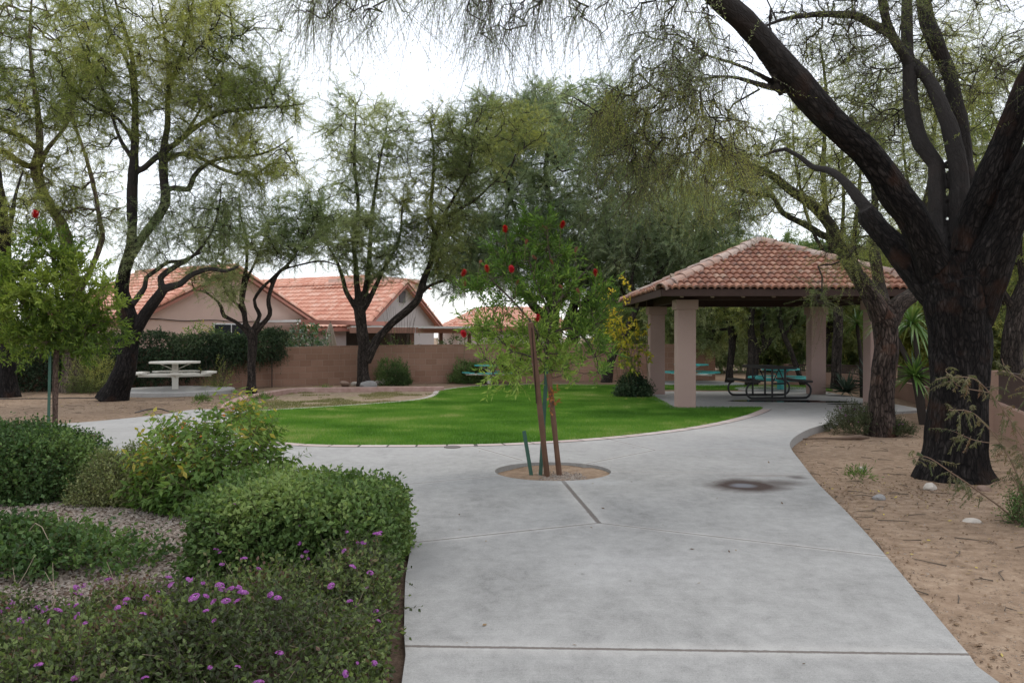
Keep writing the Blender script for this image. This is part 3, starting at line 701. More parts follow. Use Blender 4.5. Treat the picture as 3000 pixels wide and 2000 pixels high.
# ------------------------------------------------------------------ picnic tables
M_blk = m_plain('black_coated_steel', (.018, .018, .019), .4, 0, .2, spec=.5); M_blkm = m_plain('black_mesh_top', (.035, .034, .034), .55, 0, .2)
M_wht = m_plain('cream_paint', (.66, .63, .56), .55, 0, .08, 9); M_teal = m_plain('teal_paint', (.075, .40, .38), .5, 0, .12, 9)
tb = thing('picnic_table', 'black steel picnic table with curved tube legs under the shelter roof', 'picnic table', (6.72, 21.9, 0), R(6))
def slab_panel(name, c, d, mat, par): return MB().box(c, d).obj(name, mat, par, bevel=.012)
slab_panel('tabletop', (0, 0, .80), (.88, 1.80, .06), M_blkm, tb)
for sgn in (-1, 1): slab_panel('seat', (sgn * .80, 0, .455), (.27, 1.80, .05), M_blkm, tb)
for y in (-.66, .66):
    pr = [(-.80, .43), (-.93, .36), (-.99, .26), (-.97, .13), (-.88, .05), (-.74, .032), (0, .032), (.74, .032), (.88, .05), (.97, .13), (.99, .26), (.93, .36), (.80, .43)]
    MB().tube(spline([(x, y, z) for x, z in pr], .05), .030, 10).obj('leg_frame', M_blk, tb, smooth=True)
    for x in (-.2, .2): MB().tube([(x, y, .03), (x, y, .775)], .030, 10).obj('post', M_blk, tb, smooth=True)
    MB().tube([(-.2, y, .40), (.2, y, .40)], .022, 8).obj('rail', M_blk, tb, smooth=True)
    for sx in (-1, 1): MB().tube([(sx * .17, y, .45), (0, y, .765)], .018, 8).obj('brace', M_blk, tb, smooth=True)

tb.scale = (.86, .96, 1)
def pedestal_table(label, loc, rz, top, post, sc=1.0, ht=1.25, group='round bench picnic tables on single posts'):
    t = thing('pedestal_table', label, 'picnic table', loc, rz, group)
    MB().box((0, 0, .37), (.17, .17, .74)).obj('post', post, t, bevel=.012)
    tm = MB(); a = np.arange(8) * math.pi / 4 + math.pi / 8; rr = ht / 2 / math.cos(math.pi / 8)
    for z in (.745, .79): pass
    v = [[rr * math.cos(q), rr * math.sin(q), z] for z in (.745, .795) for q in a]
    tm.poly(v, [list(range(7, -1, -1)), list(range(8, 16))] + [[k, (k + 1) % 8, 8 + (k + 1) % 8, 8 + k] for k in range(8)])
    tm.obj('tabletop', top, t, bevel=.008)
    for k in range(4):
        q = k * math.pi / 2; c, s_ = math.cos(q), math.sin(q)
        MB().tube([(c * .08, s_ * .08, .58), (c * .40, s_ * .40, .73)], .013, 6).obj('brace', post, t)
        MB().tube([(c * .085, s_ * .085, .385), (c * .98, s_ * .98, .40)], .045, 10).obj('arm', post, t, smooth=True)
        b = MB().box((c * .98, s_ * .98, .435), (.10, .34, .035), rz=q).obj('bracket', post, t, bevel=.01)
        sm = MB(); n = 6; aa = np.linspace(-.62, .62, n); v = []
        for z in (.455, .495):
            for r_ in (.86, 1.14): v += [[r_ * math.cos(q + w), r_ * math.sin(q + w), z] for w in aa]
        f = []
        for j in range(n - 1):
            f += [[j, n + j, n + j + 1, j + 1], [2 * n + j, 2 * n + j + 1, 3 * n + j + 1, 3 * n + j], [j, j + 1, 2 * n + j + 1, 2 * n + j], [n + j, 3 * n + j, 3 * n + j + 1, n + j + 1]]
        f += [[0, 2 * n, 3 * n, n], [n - 1, 2 * n - 1, 4 * n - 1, 3 * n - 1]]
        sm.add(v, f).obj('bench', top, t)
    MB().box((0, 0, .385), (.21, .21, .12)).obj('collar', post, t, bevel=.008)
    t.scale = (sc,) * 3; return t
wt_loc = W(513, 1147, 24.0)
pad = MB().lathe([(.001, .085), (1.62, .085), (1.64, .07), (1.64, -.1)], (wt_loc[0] - .02, 24.05, 0), 56).obj('pavement', M_conc); struct(pad)
pedestal_table('cream white picnic table on a round concrete pad near the leaning tree', (wt_loc[0], 24.0, .085), R(20), M_wht, M_wht, 1.0, 1.36)
q = W(1433, 1120, 28.8); pedestal_table('teal topped table with white post by the block wall behind the red flowered bush', (q[0], 28.8, -.03), R(12), M_teal, M_wht, .82, 1.25)
q = W(2293, 1143, 24.9); pedestal_table('teal table on teal post just behind the black table', (q[0], 25.1, -.03), R(28), M_teal, M_teal, .84, 1.3)
q = W(2046, 1100, 27.5); pedestal_table('far teal table showing beside the front column of the shelter', (q[0], 28.6, -.03), R(40), M_teal, M_wht, .86, 1.3)
struct(MB().lathe([(.001, .01), (1.5, .01), (1.5, -.1)], (q[0] + .3, 28.6, 0), 48).obj('pavement', M_conc))
q = W(2293, 1143, 24.9); struct(MB().lathe([(.001, .012), (1.25, .012), (1.25, -.1)], (q[0], 25.4, 0), 48).obj('pavement', M_conc))

# ------------------------------------------------------------------ block wall
def blocks(name, c1, c2, mort, cw=.40, chh=.203):
    s = NT(name); uv = s.attr('wall_uv', 'Vector'); br = s.n('ShaderNodeTexBrick'); s.put(br.inputs['Vector'], uv)
    br.inputs['Scale'].default_value = 1; br.inputs['Brick Width'].default_value = cw; br.inputs['Row Height'].default_value = chh
    br.inputs['Mortar Size'].default_value = .007; br.inputs['Mortar Smooth'].default_value = .2; br.inputs['Bias'].default_value = 0
    s.put(br.inputs['Color1'], c1); s.put(br.inputs['Color2'], c2); s.put(br.inputs['Mortar'], mort)
    p = s.pos(); n = s.noise(p, .7, 5, .6); n2 = s.noise(p, 35, 4, .6)
    c = s.mix(s.mapr(n, .4, .7, 0, .4), br.outputs['Color'], tuple(x * .62 for x in c1))
    h = s.math('SUBTRACT', s.math('MULTIPLY', n2, .3), br.outputs['Fac'])
    return s.fin(c, .92, s.bump(h, .7, .012), 0, .15)
M_block = blocks('block_wall', (.285, .165, .115), (.355, .215, .155), (.37, .27, .205))
wl = [(-28, 21.4), (-20, 22.6), (G(0, 1146)[0], G(0, 1146)[1] + .3), G(830, 1129), G(1000, 1123), G(1400, 1116), G(1650, 1113.5), (6.5, 31.2), (7.6, 31.4)]
wls = np.array(wl); wz = lambda x: np.interp(x, [-28, -12, -7.6, -6, 0, 8], [1.2, 1.22, 1.24, 1.28, 1.34, 1.30])
def wall_run(pts, th, zb, zt, n=60):
    P = np.array(pts); d = np.r_[0, np.cumsum(np.linalg.norm(np.diff(P, axis=0), axis=1))]; u = np.unique(np.r_[np.linspace(0, d[-1], n), d]); Q = np.stack([np.interp(u, d, P[:, k]) for k in (0, 1)], 1)
    T = nrm(np.gradient(Q, axis=0)); N = np.stack([-T[:, 1], T[:, 0]], 1); top = zt(Q[:, 0]) if callable(zt) else np.full(len(Q), zt); m = MB(); n = len(Q)
    for sg in (-1, 1):
        a = np.column_stack([Q + N * sg * th / 2, np.full(n, zb)]); b = np.column_stack([Q + N * sg * th / 2, top]); k = np.arange(n - 1)
        m.add(np.vstack([a, b]), np.stack([k, k + 1, n + k + 1, n + k], 1)[:, ::(1 if sg < 0 else -1)], wall_uv=np.vstack([np.column_stack([u, np.full(n, zb), u * 0]), np.column_stack([u, top, u * 0])]))
    a = np.column_stack([Q - N * th / 2, top]); b = np.column_stack([Q + N * th / 2, top]); k = np.arange(n - 1)
    m.add(np.vstack([a, b]), np.stack([k, k + 1, n + k + 1, n + k], 1), wall_uv=np.vstack([np.column_stack([u, a[:, 2] * 0 + .1, u * 0]), np.column_stack([u, a[:, 2] * 0 + .15, u * 0])]))
    for e in (0, -1):
        c = [[*(Q[e] - N[e] * th / 2), zb], [*(Q[e] + N[e] * th / 2), zb], [*(Q[e] + N[e] * th / 2), top[e]], [*(Q[e] - N[e] * th / 2), top[e]]]
        m.add(c, [[0, 1, 2, 3]], wall_uv=np.array([[0, zb, 0], [.2, zb, 0], [.2, top[e], 0], [0, top[e], 0]]))
    return m
wall = thing('block_wall', 'long brown concrete block wall with a dark creeper over its left end', 'wall', (0, 0, 0))
wall_run(wl, .16, -.2, wz).obj('wall', M_block, wall)
q = G(797, 1131); MB().box((q[0], q[1] - .02, .6), (.03, .24, 1.26), rz=.3).obj('joint', m_plain('dark_joint', (.05, .035, .03), .9), wall)

# ------------------------------------------------------------------ houses beyond the wall
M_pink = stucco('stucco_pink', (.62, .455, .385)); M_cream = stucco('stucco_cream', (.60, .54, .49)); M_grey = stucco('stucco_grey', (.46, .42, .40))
M_red = m_plain('red_trim', (.36, .155, .115), .7); M_white = m_plain('white_paint', (.75, .75, .74), .5); M_glass = m_plain('dark_glass', (.03, .035, .04), .1, spec=.6)
M_tile_h = tile_mat('house_tile', [(0, (.56, .25, .175)), (.5, (.64, .34, .245)), (1, (.69, .43, .335))], (.46, .28, .22), 3, (.58, .8))
D1 = np.array([.5, .866]); D2 = np.array([-.866, .5])      # along the gable wall, along the ridge
def gable_house(name, label, A, L, ridge, ze, zr, mw, over=.45, zb=-.6, back=True):
    """gable wall runs from A along D1 for L; the ridge runs back along D2"""
    A = np.array(A, float); root = thing(name, label, 'house', (A[0], A[1], zb)); loc = lambda u, v, z: np.array([*(D1 * u + D2 * v), z - zb])
    wm = MB(); f = [loc(0, 0, zb), loc(L, 0, zb), loc(L, 0, ze), loc(L / 2, 0, zr), loc(0, 0, ze)]
    wm.poly(f, [[0, 1, 2, 3, 4]]); wm.poly([loc(0, 0, zb), loc(0, 0, ze), loc(0, ridge, ze), loc(0, ridge, zb)], [[0, 1, 2, 3]])
    wm.poly([loc(L, 0, zb), loc(L, ridge, zb), loc(L, ridge, ze), loc(L, 0, ze)], [[0, 1, 2, 3]]); wm.poly([loc(0, ridge, zb), loc(0, ridge, ze), loc(L / 2, ridge, zr), loc(L, ridge, ze), loc(L, ridge, zb)], [[0, 1, 2, 3, 4]])
    wm.obj('wall', mw, root); sl = (zr - ze) / (L / 2); t = .10
    rm = MB(); e0 = loc(-over, -.35, ze - over * sl + t); e1 = loc(-over, ridge, ze - over * sl + t); r0 = loc(L / 2, -.35, zr + t); r1 = loc(L / 2, ridge, zr + t)
    g0 = loc(L + over, -.35, ze - over * sl + t); g1 = loc(L + over, ridge, ze - over * sl + t)
    tile_face(rm, e1, e0, r0, r1, .30, .40, .045, .042, 4); tile_face(rm, g0, g1, r1, r0, .30, .40, .045, .042, 4)
    for a, b, c, d in ((e0, e1, r1, r0), (g1, g0, r0, r1)): rm.add([q - np.array([0, 0, .06]) for q in (a, b, c, d)], [[0, 1, 2, 3]], tint=np.full(4, .1))
    roof = rm.obj('roof', M_tile_h, root); cm = MB(); dn = np.array([0, 0, .03])
    ridge_caps(cm, r0 + dn, r1 + dn, .13, .42); ridge_caps(cm, e0 + loc(0, .06, zb) + dn, r0 + loc(0, .06, zb) + dn, .13, .42); ridge_caps(cm, g0 + loc(0, .06, zb) + dn, r0 + loc(0, .06, zb) + dn, .13, .42); cm.obj('ridge_tiles', M_tile_h, roof)
    tr = MB()
    for a, b in ((e0, r0), (g0, r0)): tr.beam(a - np.array([0, 0, .15]) + loc(0, -.01, zb), b - np.array([0, 0, .15]) + loc(0, -.01, zb), .06, .11)
    tr.obj('bargeboard', M_red, root); MB().beam(e0 - np.array([0, 0, .13]), e1 - np.array([0, 0, .13]), .05, .16).obj('fascia', M_red, root)
    return root, loc
h1, l1 = gable_house('house', 'pink stucco house with wide gable end and salmon tile roof behind the creeper wall', (-14.75, 33.0), 9.3, 6.5, 2.42, 4.55, M_pink)
w = MB(); w.box(l1(4.6, -.0, 1.6), (1.95, .10, 1.15), rz=math.atan2(D1[1], D1[0])); wf = w.obj('window', M_white, h1)
for u in (4.13, 5.07): MB().box(l1(u, -.02, 1.6), (.86, .11, 1.03), rz=math.atan2(D1[1], D1[0])).obj('pane', M_glass, wf)
MB().tube([l1(u, -.04, 2.27 + .03 * math.sin(u * 2.2)) for u in np.linspace(0, 7.2, 30)], .018, 5).obj('cable', M_blk, h1)
pv = MB()
for v in (3.0, ): pv.tube([l1(1.6, v, 3.0), l1(1.6, v, 3.55)], .07, 8)
pv.obj('vent_pipe', M_tile_h, h1)
pc = MB(); a = l1(6.1, -.3, 2.33); b = l1(10.5, -.3, 2.33); pc.beam(l1(6.0, -1.6, 2.28), l1(12.2, -1.6, 2.28), 2.6, .10); cov = pc.obj('patio_cover', M_white, h1)
MB().beam(l1(5.95, -2.93, 2.24), l1(12.25, -2.93, 2.24), .06, .2).obj('fascia', M_red, cov)
for u in (7.0, 11.9): MB().beam(l1(u, -2.75, -.6), l1(u, -2.75, 2.2), .14, .14).obj('post', M_red, cov)

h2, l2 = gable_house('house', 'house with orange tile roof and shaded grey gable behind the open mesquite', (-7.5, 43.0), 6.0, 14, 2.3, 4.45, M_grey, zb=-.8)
MB().box(l2(3.0, -.03, 3.75), (.5, .06, .62), rz=math.atan2(D1[1], D1[0])).obj('vent', m_plain('vent_grey', (.12, .11, .11), .8), h2)
um = MB(); um.box(l2(4.6, 3.2, 3.6), (3.2, 4.2, 2.6), rz=math.atan2(D1[1], D1[0])); um.obj('upper_wall', M_pink, h2)
ur = MB(); z0 = 4.35
ea, eb = l2(2.6, .8, z0), l2(2.6, 6.2, z0); ra, rb = l2(4.7, 1.0, z0 + .5), l2(4.7, 6.2, z0 + .5); ga, gb = l2(6.9, .8, z0), l2(6.9, 6.2, z0)
tile_face(ur, eb, ea, ra, rb, .30, .40, .045, .042, 4); tile_face(ur, ga, gb, rb, ra, .30, .40, .045, .042, 4); ur.obj('upper_roof', M_tile_h, h2)
br = MB(); ea, eb = l2(4.5, 6.0, 3.9), l2(4.5, 22, 3.9); ra, rb = l2(8.6, 6.0, 5.55), l2(8.6, 22, 5.55); ga, gb = l2(12.7, 6.0, 3.9), l2(12.7, 22, 3.9)
tile_face(br, eb, ea, ra, rb, .30, .40, .045, .042, 4); tile_face(br, ga, gb, rb, ra, .30, .40, .045, .042, 4); br.obj('rear_roof', M_tile_h, h2)
bw = MB()
for u in (4.7, 12.5): bw.poly([l2(u, 6.2, -.8), l2(u, 21.8, -.8), l2(u, 21.8, 3.95), l2(u, 6.2, 3.95)], [[0, 1, 2, 3]])
bw.poly([l2(4.7, 6.2, -.8), l2(12.5, 6.2, -.8), l2(12.5, 6.2, 3.95), l2(8.6, 6.2, 5.5), l2(4.7, 6.2, 3.95)], [[0, 1, 2, 3, 4]]); bw.obj('rear_wall', M_cream, h2)
rz2 = 0.0
pc = thing('patio_cover', 'flat roofed brown patio cover on posts below the grey gable', 'patio', (-6.4, 40.5, -.6))
MB().box((1.3, .4, 2.62), (5.6, 4.4, .10), rz=R(14)).obj('roof', M_white, pc)
fz = MB().beam((-1.0, -2.4, 2.48), (1.9, -1.72, 2.48), .08, .26).beam((1.95, -1.72, 2.48), (4.45, .55, 2.48), .08, .26).obj('fascia', m_plain('brown_fascia', (.34, .19, .145), .7), pc)
for x, y in ((1.75, -1.6), (3.0, -.45), (4.3, .6)): MB().box((x, y, 1.2), (.17, .17, 2.4)).obj('post', m_plain('post_brown', (.16, .085, .06), .8), pc)
MB().box((-.2, 1.4, 1.2), (3.4, .1, 2.5)).obj('shade_sheet', m_plain('painted_patio_shade', (.06, .05, .045), .7), pc)  # dark sheet under the cover, the interior's shade painted as its colour
lp = MB(); lp.lathe([(.001, .07), (.05, .05), (.07, 0), (.05, -.05), (.001, -.07)], (-.02, .6, 2.1), 10)
s = NT('lamp_glow'); lamp_m = s.fin((1, .8, .4), .5, emit=((1, .72, .3, 1), 6)); lp.obj('lamp', lamp_m, pc, smooth=True)
h3 = thing('house', 'pale far house with low red tile roof glimpsed through the red flowered bush', 'house', (-3.4, 52, -.8))
MB().poly([(0, 0, 0), (6.6, .8, 0), (6.6, .8, 3.0), (0, 0, 3.0)], [[0, 1, 2, 3]]).poly([(0, 0, 0), (0, 0, 3.0), (-2, 9, 3.0), (-2, 9, 0)], [[0, 1, 2, 3]]).obj('wall', M_cream, h3)
r3 = MB(); tile_face(r3, (-.6, -.6, 2.95), (7.2, .4, 2.95), (5.6, 5.5, 4.4), (1.5, 5, 4.4), .30, .40, .045, .042, 4); tile_face(r3, (-2.4, 10, 2.95), (-.6, -.6, 2.95), (1.5, 5, 4.4), (.8, 8, 4.4), .30, .40, .045, .042, 4); r3.obj('roof', M_tile_h, h3)
MB().box((3.2, -.02, 1.75), (1.3, .12, 1.1), rz=.12).obj('window', M_glass, h3); MB().beam((-.55, -.62, 2.84), (7.2, .38, 2.84), .05, .2).obj('fascia', M_red, h3)

# closed patio umbrella standing behind the wall
q = W(968, 985, 33.5); ub = thing('patio_umbrella', 'closed tan striped patio umbrella poking above the block wall', 'umbrella', (q[0], 33.5, -.1))
MB().tube([(0, 0, 0), (0, 0, 2.3)], .022, 8).obj('pole', M_wood_l, ub, smooth=True)
th = np.linspace(0, 2 * np.pi, 33); pts = []; m = MB(); n = 32
for z, r_ in ((1.25, .19), (1.35, .20), (1.65, .15), (1.95, .10), (2.15, .06), (2.22, .02)):
    a = np.arange(n) / n * 2 * np.pi; rr = r_ * (1 + .28 * np.cos(a * 8)); pts.append(np.stack([rr * np.cos(a), rr * np.sin(a), a * 0 + z], 1))
j = np.arange(n)
m.add(np.vstack(pts), np.concatenate([np.stack([k * n + j, k * n + (j + 1) % n, (k + 1) * n + (j + 1) % n, (k + 1) * n + j], 1) for k in range(5)])); m.obj('canopy', m_plain('tan_canvas', (.36, .30, .24), .9), ub, smooth=True)

# ------------------------------------------------------------------ fence with stucco pillars at the right
M_fen = stucco('stucco_fence', (.36, .235, .18)); M_iron = m_plain('brown_iron', (.07, .045, .038), .6)
fp = [(W(2306, 1066, 29), 29), (W(2455, 1067, 27), 27), (W(2534, 1070, 25.2), 25.2), (W(2626, 1070, 22.5), 22.5), (W(2745, 1076, 19), 19), (W(2923, 1085, 15.2), 15.2), (W(3070, 1106, 11.6), 11.6), (W(3230, 1150, 8.6), 8.6)]
fn = thing('fence', 'low stucco wall and pillars with brown iron panels beyond the right trees', 'fence', (0, 0, 0))
for k, (p, Y) in enumerate(fp):
    zt = p[2]; MB().box((p[0], p[1], zt / 2 - .15), (.17, .17, zt + .3), rz=.3).obj('pillar', M_fen, fn, bevel=.01)
    if k + 1 < len(fp):
        a, b = p, fp[k + 1][0]; d = nrm(b - a); z0, z1 = a[2], b[2]
        a2, b2 = a + d * .1, b - d * .1
        lw = MB(); lo = .30
        lw.beam((a2[0], a2[1], -.15 + .2), (b2[0], b2[1], -.15 + .2), .14, .72).obj('low_wall', M_fen, fn)
        pm = MB(); n = int(np.linalg.norm(b2 - a2) / .085)
        pm.beam((a2[0], a2[1], z0 - .03), (b2[0], b2[1], z1 - .03), .05, .05); pm.beam((a2[0], a2[1], .45), (b2[0], b2[1], .45), .03, .03)
        for q in range(1, n):
            t = q / n; c = a2 + (b2 - a2) * t; zt2 = (z0 + (z1 - z0) * t) - .05; pm.box((c[0], c[1], (zt2 + .43) / 2), (.022, .022, zt2 - .43))
        pm.obj('iron_panel', M_iron, fn)
# ------------------------------------------------------------------ trees
M_bark_dark = m_bark('bark_near_black', (.004, .0035, .0035), (.015, .0125, .0115), (.055, .048, .045), 14, (.045, .022, .014), young=(.056, .050, .047))
M_bark_red = m_bark('bark_red_flaky', (.012, .009, .0075), (.055, .040, .033), (.165, .125, .105), 12, (.12, .055, .032), young=(.05, .046, .034))
M_bark_grey = m_bark('bark_dark_grey', (.012, .010, .009), (.045, .036, .031), (.12, .10, .086), 12)
M_bark_pale = m_bark('bark_pale', (.05, .038, .03), (.15, .115, .09), (.30, .25, .2), 10)
L_yel = m_leaf('leaf_yellow_green', [(0, (0.154, 0.212, 0.054)), (.5, (0.320, 0.390, 0.111)), (1, (0.553, 0.564, 0.200))], .55)
L_grey = m_leaf('leaf_grey_green', [(0, (0.138, 0.200, 0.121)), (.5, (0.263, 0.348, 0.214)), (1, (0.469, 0.546, 0.355))], .55)
L_light = m_leaf('leaf_light_green', [(0, (0.165, 0.240, 0.109)), (.5, (0.318, 0.394, 0.202)), (1, (0.552, 0.598, 0.348))], .55)
L_olive = m_leaf('leaf_olive', [(0, (0.113, 0.155, 0.059)), (.5, (0.254, 0.311, 0.118)), (1, (0.508, 0.523, 0.163))], .55)
L_dark = m_leaf('leaf_dark_green', [(0, (0.048, 0.091, 0.035)), (.5, (0.108, 0.174, 0.061)), (1, (0.228, 0.304, 0.108))], .55)
FINE = dict(tri=True, dens=1.85, twigs=5, len=.55, nleaf=22, ll=.075, lw=.016, droop=.35, rt=.004, up=.15)

# the big dark trunk at the right of the path; its canopy hangs over the whole path
t1 = [[(2800, 1420, 96), (2803, 1330, 86), (2810, 1180, 80), (2812, 1020, 82), (2803, 900, 90), (2796, 820, 92)],
      [(2800, 900, 63.0), (2752, 800, 55.8), (2704, 715, 48.6, -.1), (2640, 593, 42.3, -.25), (2561, 472, 40.5, -.4), (2446, 364, 37.8, -.6), (2357, 276, 34.2, -.8), (2287, 185, 32.4, -1.0), (2210, 92, 29.7, -1.2), (2125, 15, 27.0, -1.4), (2040, -60, 24.3, -1.7), (1900, -170, 19.8, -2.1), (1740, -270, 13.5, -2.5), (1560, -330, 8.1, -2.8)],
      [(2780, 900, 56), (2690, 800, 42, .25), (2610, 705, 38, .45), (2548, 632, 33, .6), (2536, 612, 22, .6)],
      [(2570, 655, 24, .6), (2505, 570, 17, .8), (2460, 520, 13, 1.0), (2420, 497, 12, 1.2), (2378, 488, 11, 1.4), (2340, 458, 9, 1.5), (2300, 436, 8, 1.6), (2262, 445, 7, 1.7), (2225, 462, 5, 1.8)],
      [(2800, 850, 40), (2768, 760, 30, .3), (2744, 670, 27, .5), (2745, 574, 25, .6), (2738, 485, 24, .7), (2697, 421, 24, .8), (2677, 357, 23, .9), (2666, 268, 21, 1.0), (2660, 191, 19, 1.0), (2652, 83, 17, 1.1), (2657, -20, 15, 1.2), (2670, -160, 11, 1.2)],
      [(2658, 185, 17, 1.0), (2612, 108, 15, .9), (2588, 32, 13, .8), (2576, -60, 11, .7), (2560, -160, 7, .7)],
      [(2600, 98, 13, .9), (2542, 70, 12, .8), (2497, 48, 11, .7), (2408, 45, 10, .5), (2332, 51, 8, .4), (2274, 64, 6, .3), (2200, 100, 4, .2)],
      [(2815, 850, 42), (2811, 689, 31, .35), (2813, 574, 28, .45), (2797, 446, 26, .55), (2759, 319, 22, .7), (2721, 236, 18, .85), (2672, 185, 15, 1.0)],
      [(2830, 760, 34), (2838, 620, 30, .8), (2828, 480, 29, 1.0), (2800, 320, 27, 1.1), (2773, 204, 25, 1.2), (2734, 128, 25, 1.2), (2708, 50, 24, 1.3), (2702, -40, 21, 1.4), (2720, -160, 15, 1.4)],
      [(2815, 900, 60), (2850, 680, 50, -.1), (2893, 548, 44, -.3), (2944, 414, 40, -.5), (2996, 287, 36, -.7), (3045, 150, 30, -.9), (3080, 0, 24, -1.0), (3110, -160, 14, -1.1), (3120, -300, 5, -1.2)],
      [(2840, 930, 66), (2915, 735, 57, -.3), (2969, 606, 50, -.5), (3030, 470, 42, -.8), (3110, 330, 34, -1.0), (3200, 200, 24, -1.2), (3300, 50, 14, -1.3), (3370, -90, 5, -1.4)],
      [(2287, 280, 8, -.8), (2265, 225, 6, -1.0), (2253, 120, 5, -1.1), (2255, 30, 4, -1.1)], [(2262, 225, 5, -1.0), (2215, 150, 4, -1.1), (2170, 40, 3, -1.2)],
      [(2330, 268, 9, -.8), (2240, 255, 7, -.9), (2130, 225, 5, -1.0), (2020, 240, 4, -1.1)], [(2300, 262, 8, -.8), (2180, 200, 5, -1.0), (2070, 165, 4, -1.2)]]
HANG = dict(dens=1.15, leaf=L_grey, twigs=5, len=.62, nleaf=20, ll=.036, lw=.0085, droop=.55, rt=.0034, up=-.75, jit=.35, rnd=.55, tri=True, r0=.0046, wig=.16, rmax=.010, from_r=.11, zmin=2.6, tipmax=10, clump=.52)
tree('mesquite_tree', 'huge near black mesquite trunk forking beside the path, longest limb leaning over the lawn', 10.15, t1, [
    dict(HANG, blobs=[(1000, -50, 210, 120, 8.4, .9, 95), (1250, -90, 180, 120, 8.2, .9, 50), (1480, -10, 140, 170, 8.2, .8, 75), (1730, -20, 150, 120, 8.3, .8, 42), (1950, 70, 160, 140, 8.6, .8, 75), (2040, 200, 170, 130, 8.9, .8, 60)]),
    dict(HANG, leaf=L_olive, nleaf=30, twigs=6, ll=.042, lw=.0085, up=-.5, clump=.3, blobs=[(1930, 330, 240, 130, 9.6, 1.2, 125), (2080, 420, 150, 130, 9.6, 1.0, 60), (1780, 330, 130, 70, 9.8, .8, 34), (1870, 480, 130, 100, 9.6, .7, 40)]),
    dict(HANG, leaf=L_olive, nleaf=22, twigs=5, up=-.1, droop=.4, rnd=.8, blobs=[(2480, 60, 240, 170, 10.9, 1.0, 170), (2800, 80, 220, 260, 11.6, 1.0, 200), (3050, 120, 150, 260, 9.6, .8, 60), (2560, 330, 130, 150, 11.8, .8, 60)]),
    dict(HANG, leaf=L_grey, nleaf=10, twigs=3, blobs=[(1500, -420, 800, 120, 8.0, 2.0, 160), (2600, -420, 600, 160, 9.5, 2.0, 120)]),
], M_bark_dark, (2800, 1400), voxel=.020, disp=.022, fur=11, base_z=-.125, flare=.20)

t2 = [[(2582, 1285, 42), (2584, 1210, 37), (2587, 1110, 34), (2594, 990, 34), (2590, 925, 36)],
      [(2592, 945, 34), (2566, 900, 28), (2536, 838, 24), (2500, 790, 21), (2459, 717, 18), (2434, 670, 17), (2383, 606, 15), (2312, 555, 13), (2255, 510, 11), (2198, 485, 9), (2127, 440, 6), (2076, 415, 4)],
      [(2510, 800, 17), (2474, 722, 13, .1), (2430, 695, 12, .2), (2408, 689, 11, .2), (2357, 657, 10, .3), (2293, 625, 9, .3), (2261, 576, 8, .4), (2204, 568, 7, .4), (2127, 542, 4, .5)],
      [(2585, 930, 28), (2572, 850, 20, .4), (2566, 753, 17, .5), (2556, 682, 14, .6), (2560, 560, 10, .7), (2540, 430, 7, .8), (2550, 330, 4, .8)],
      [(2600, 950, 30), (2632, 895, 25, .2), (2680, 855, 21, .4), (2712, 780, 17, .5), (2700, 660, 12, .6), (2725, 520, 8, .6), (2720, 400, 5, .6)]]
tree('mesquite_tree', 'mesquite with reddish flaky trunk and lichen covered branches in front of the shelter roof', 14.6, t2, [
    dict(FINE, leaf=L_olive, twigs=5, droop=.6, up=-.05, nleaf=26, ll=.045, lw=.009, len=.6, rmax=.02, from_r=.10, blobs=[(2260, 520, 240, 150, 14.4, 1.3, 120), (2500, 440, 200, 220, 14.8, 1.4, 120), (2500, 740, 90, 90, 14.2, .7, 32), (2400, 880, 60, 40, 13.9, .3, 10), (2180, 440, 150, 120, 14.3, .9, 50), (2700, 480, 120, 220, 15.2, 1.2, 60)])],
    M_bark_red, (2585, 1268), voxel=.018, disp=.016, fur=13, base_z=-.12, flare=.10)

t3 = [[(1640, 1125, 26), (1622, 1030, 25), (1612, 950, 24), (1622, 880, 20), (1640, 780, 16), (1622, 690, 14), (1615, 620, 12), (1600, 520, 9), (1610, 400, 6), (1625, 310, 3)],
      [(1640, 1100, 24), (1676, 1000, 20), (1700, 930, 17, -.5), (1745, 880, 15, -1), (1800, 870, 12, -1.4), (1870, 885, 9, -1.6), (1950, 860, 5, -1.8)],
      [(1625, 1010, 20), (1600, 930, 15), (1570, 905, 13, -.6), (1545, 870, 11, -1), (1500, 800, 9, -1.5), (1450, 745, 8, -2), (1380, 730, 6, -2.3), (1320, 690, 4, -2.5)],
      [(1660, 960, 17), (1690, 860, 14, .4), (1700, 770, 12, .6), (1760, 660, 9, .8), (1800, 560, 6, 1), (1840, 460, 4, 1)],
      [(1622, 900, 14), (1580, 800, 11, .6), (1540, 700, 9, .8), (1500, 590, 6, 1), (1470, 480, 4, 1)],
      [(1700, 900, 13, -.5), (1790, 800, 10, .2), (1900, 730, 7, .3), (2010, 690, 4, .3)]]
tree('dense_mesquite_tree', 'broad dense grey green tree with dark forked trunks behind the block wall', 33.5, t3, [
    dict(FINE, leaf=L_grey, twigs=9, nleaf=44, ll=.085, lw=.019, len=.75, rt=.005, r0=.010, rmax=.05, tipmax=7, clump=.45, blobs=[(1650, 560, 340, 310, 33, 3.6, 680), (1480, 420, 200, 150, 34, 2.4, 200), (1680, 340, 200, 110, 34, 2.4, 150), (1850, 660, 300, 200, 33, 3, 380), (1450, 700, 200, 150, 31.5, 2.0, 230), (1330, 790, 110, 70, 31.0, 1.2, 70), (1650, 790, 250, 110, 32.5, 2.6, 170), (2050, 720, 140, 120, 33, 2, 90), (1860, 820, 170, 90, 33, 2, 120)])],
    M_bark_grey, (1640, 1120), voxel=.05, disp=.02, fur=6)

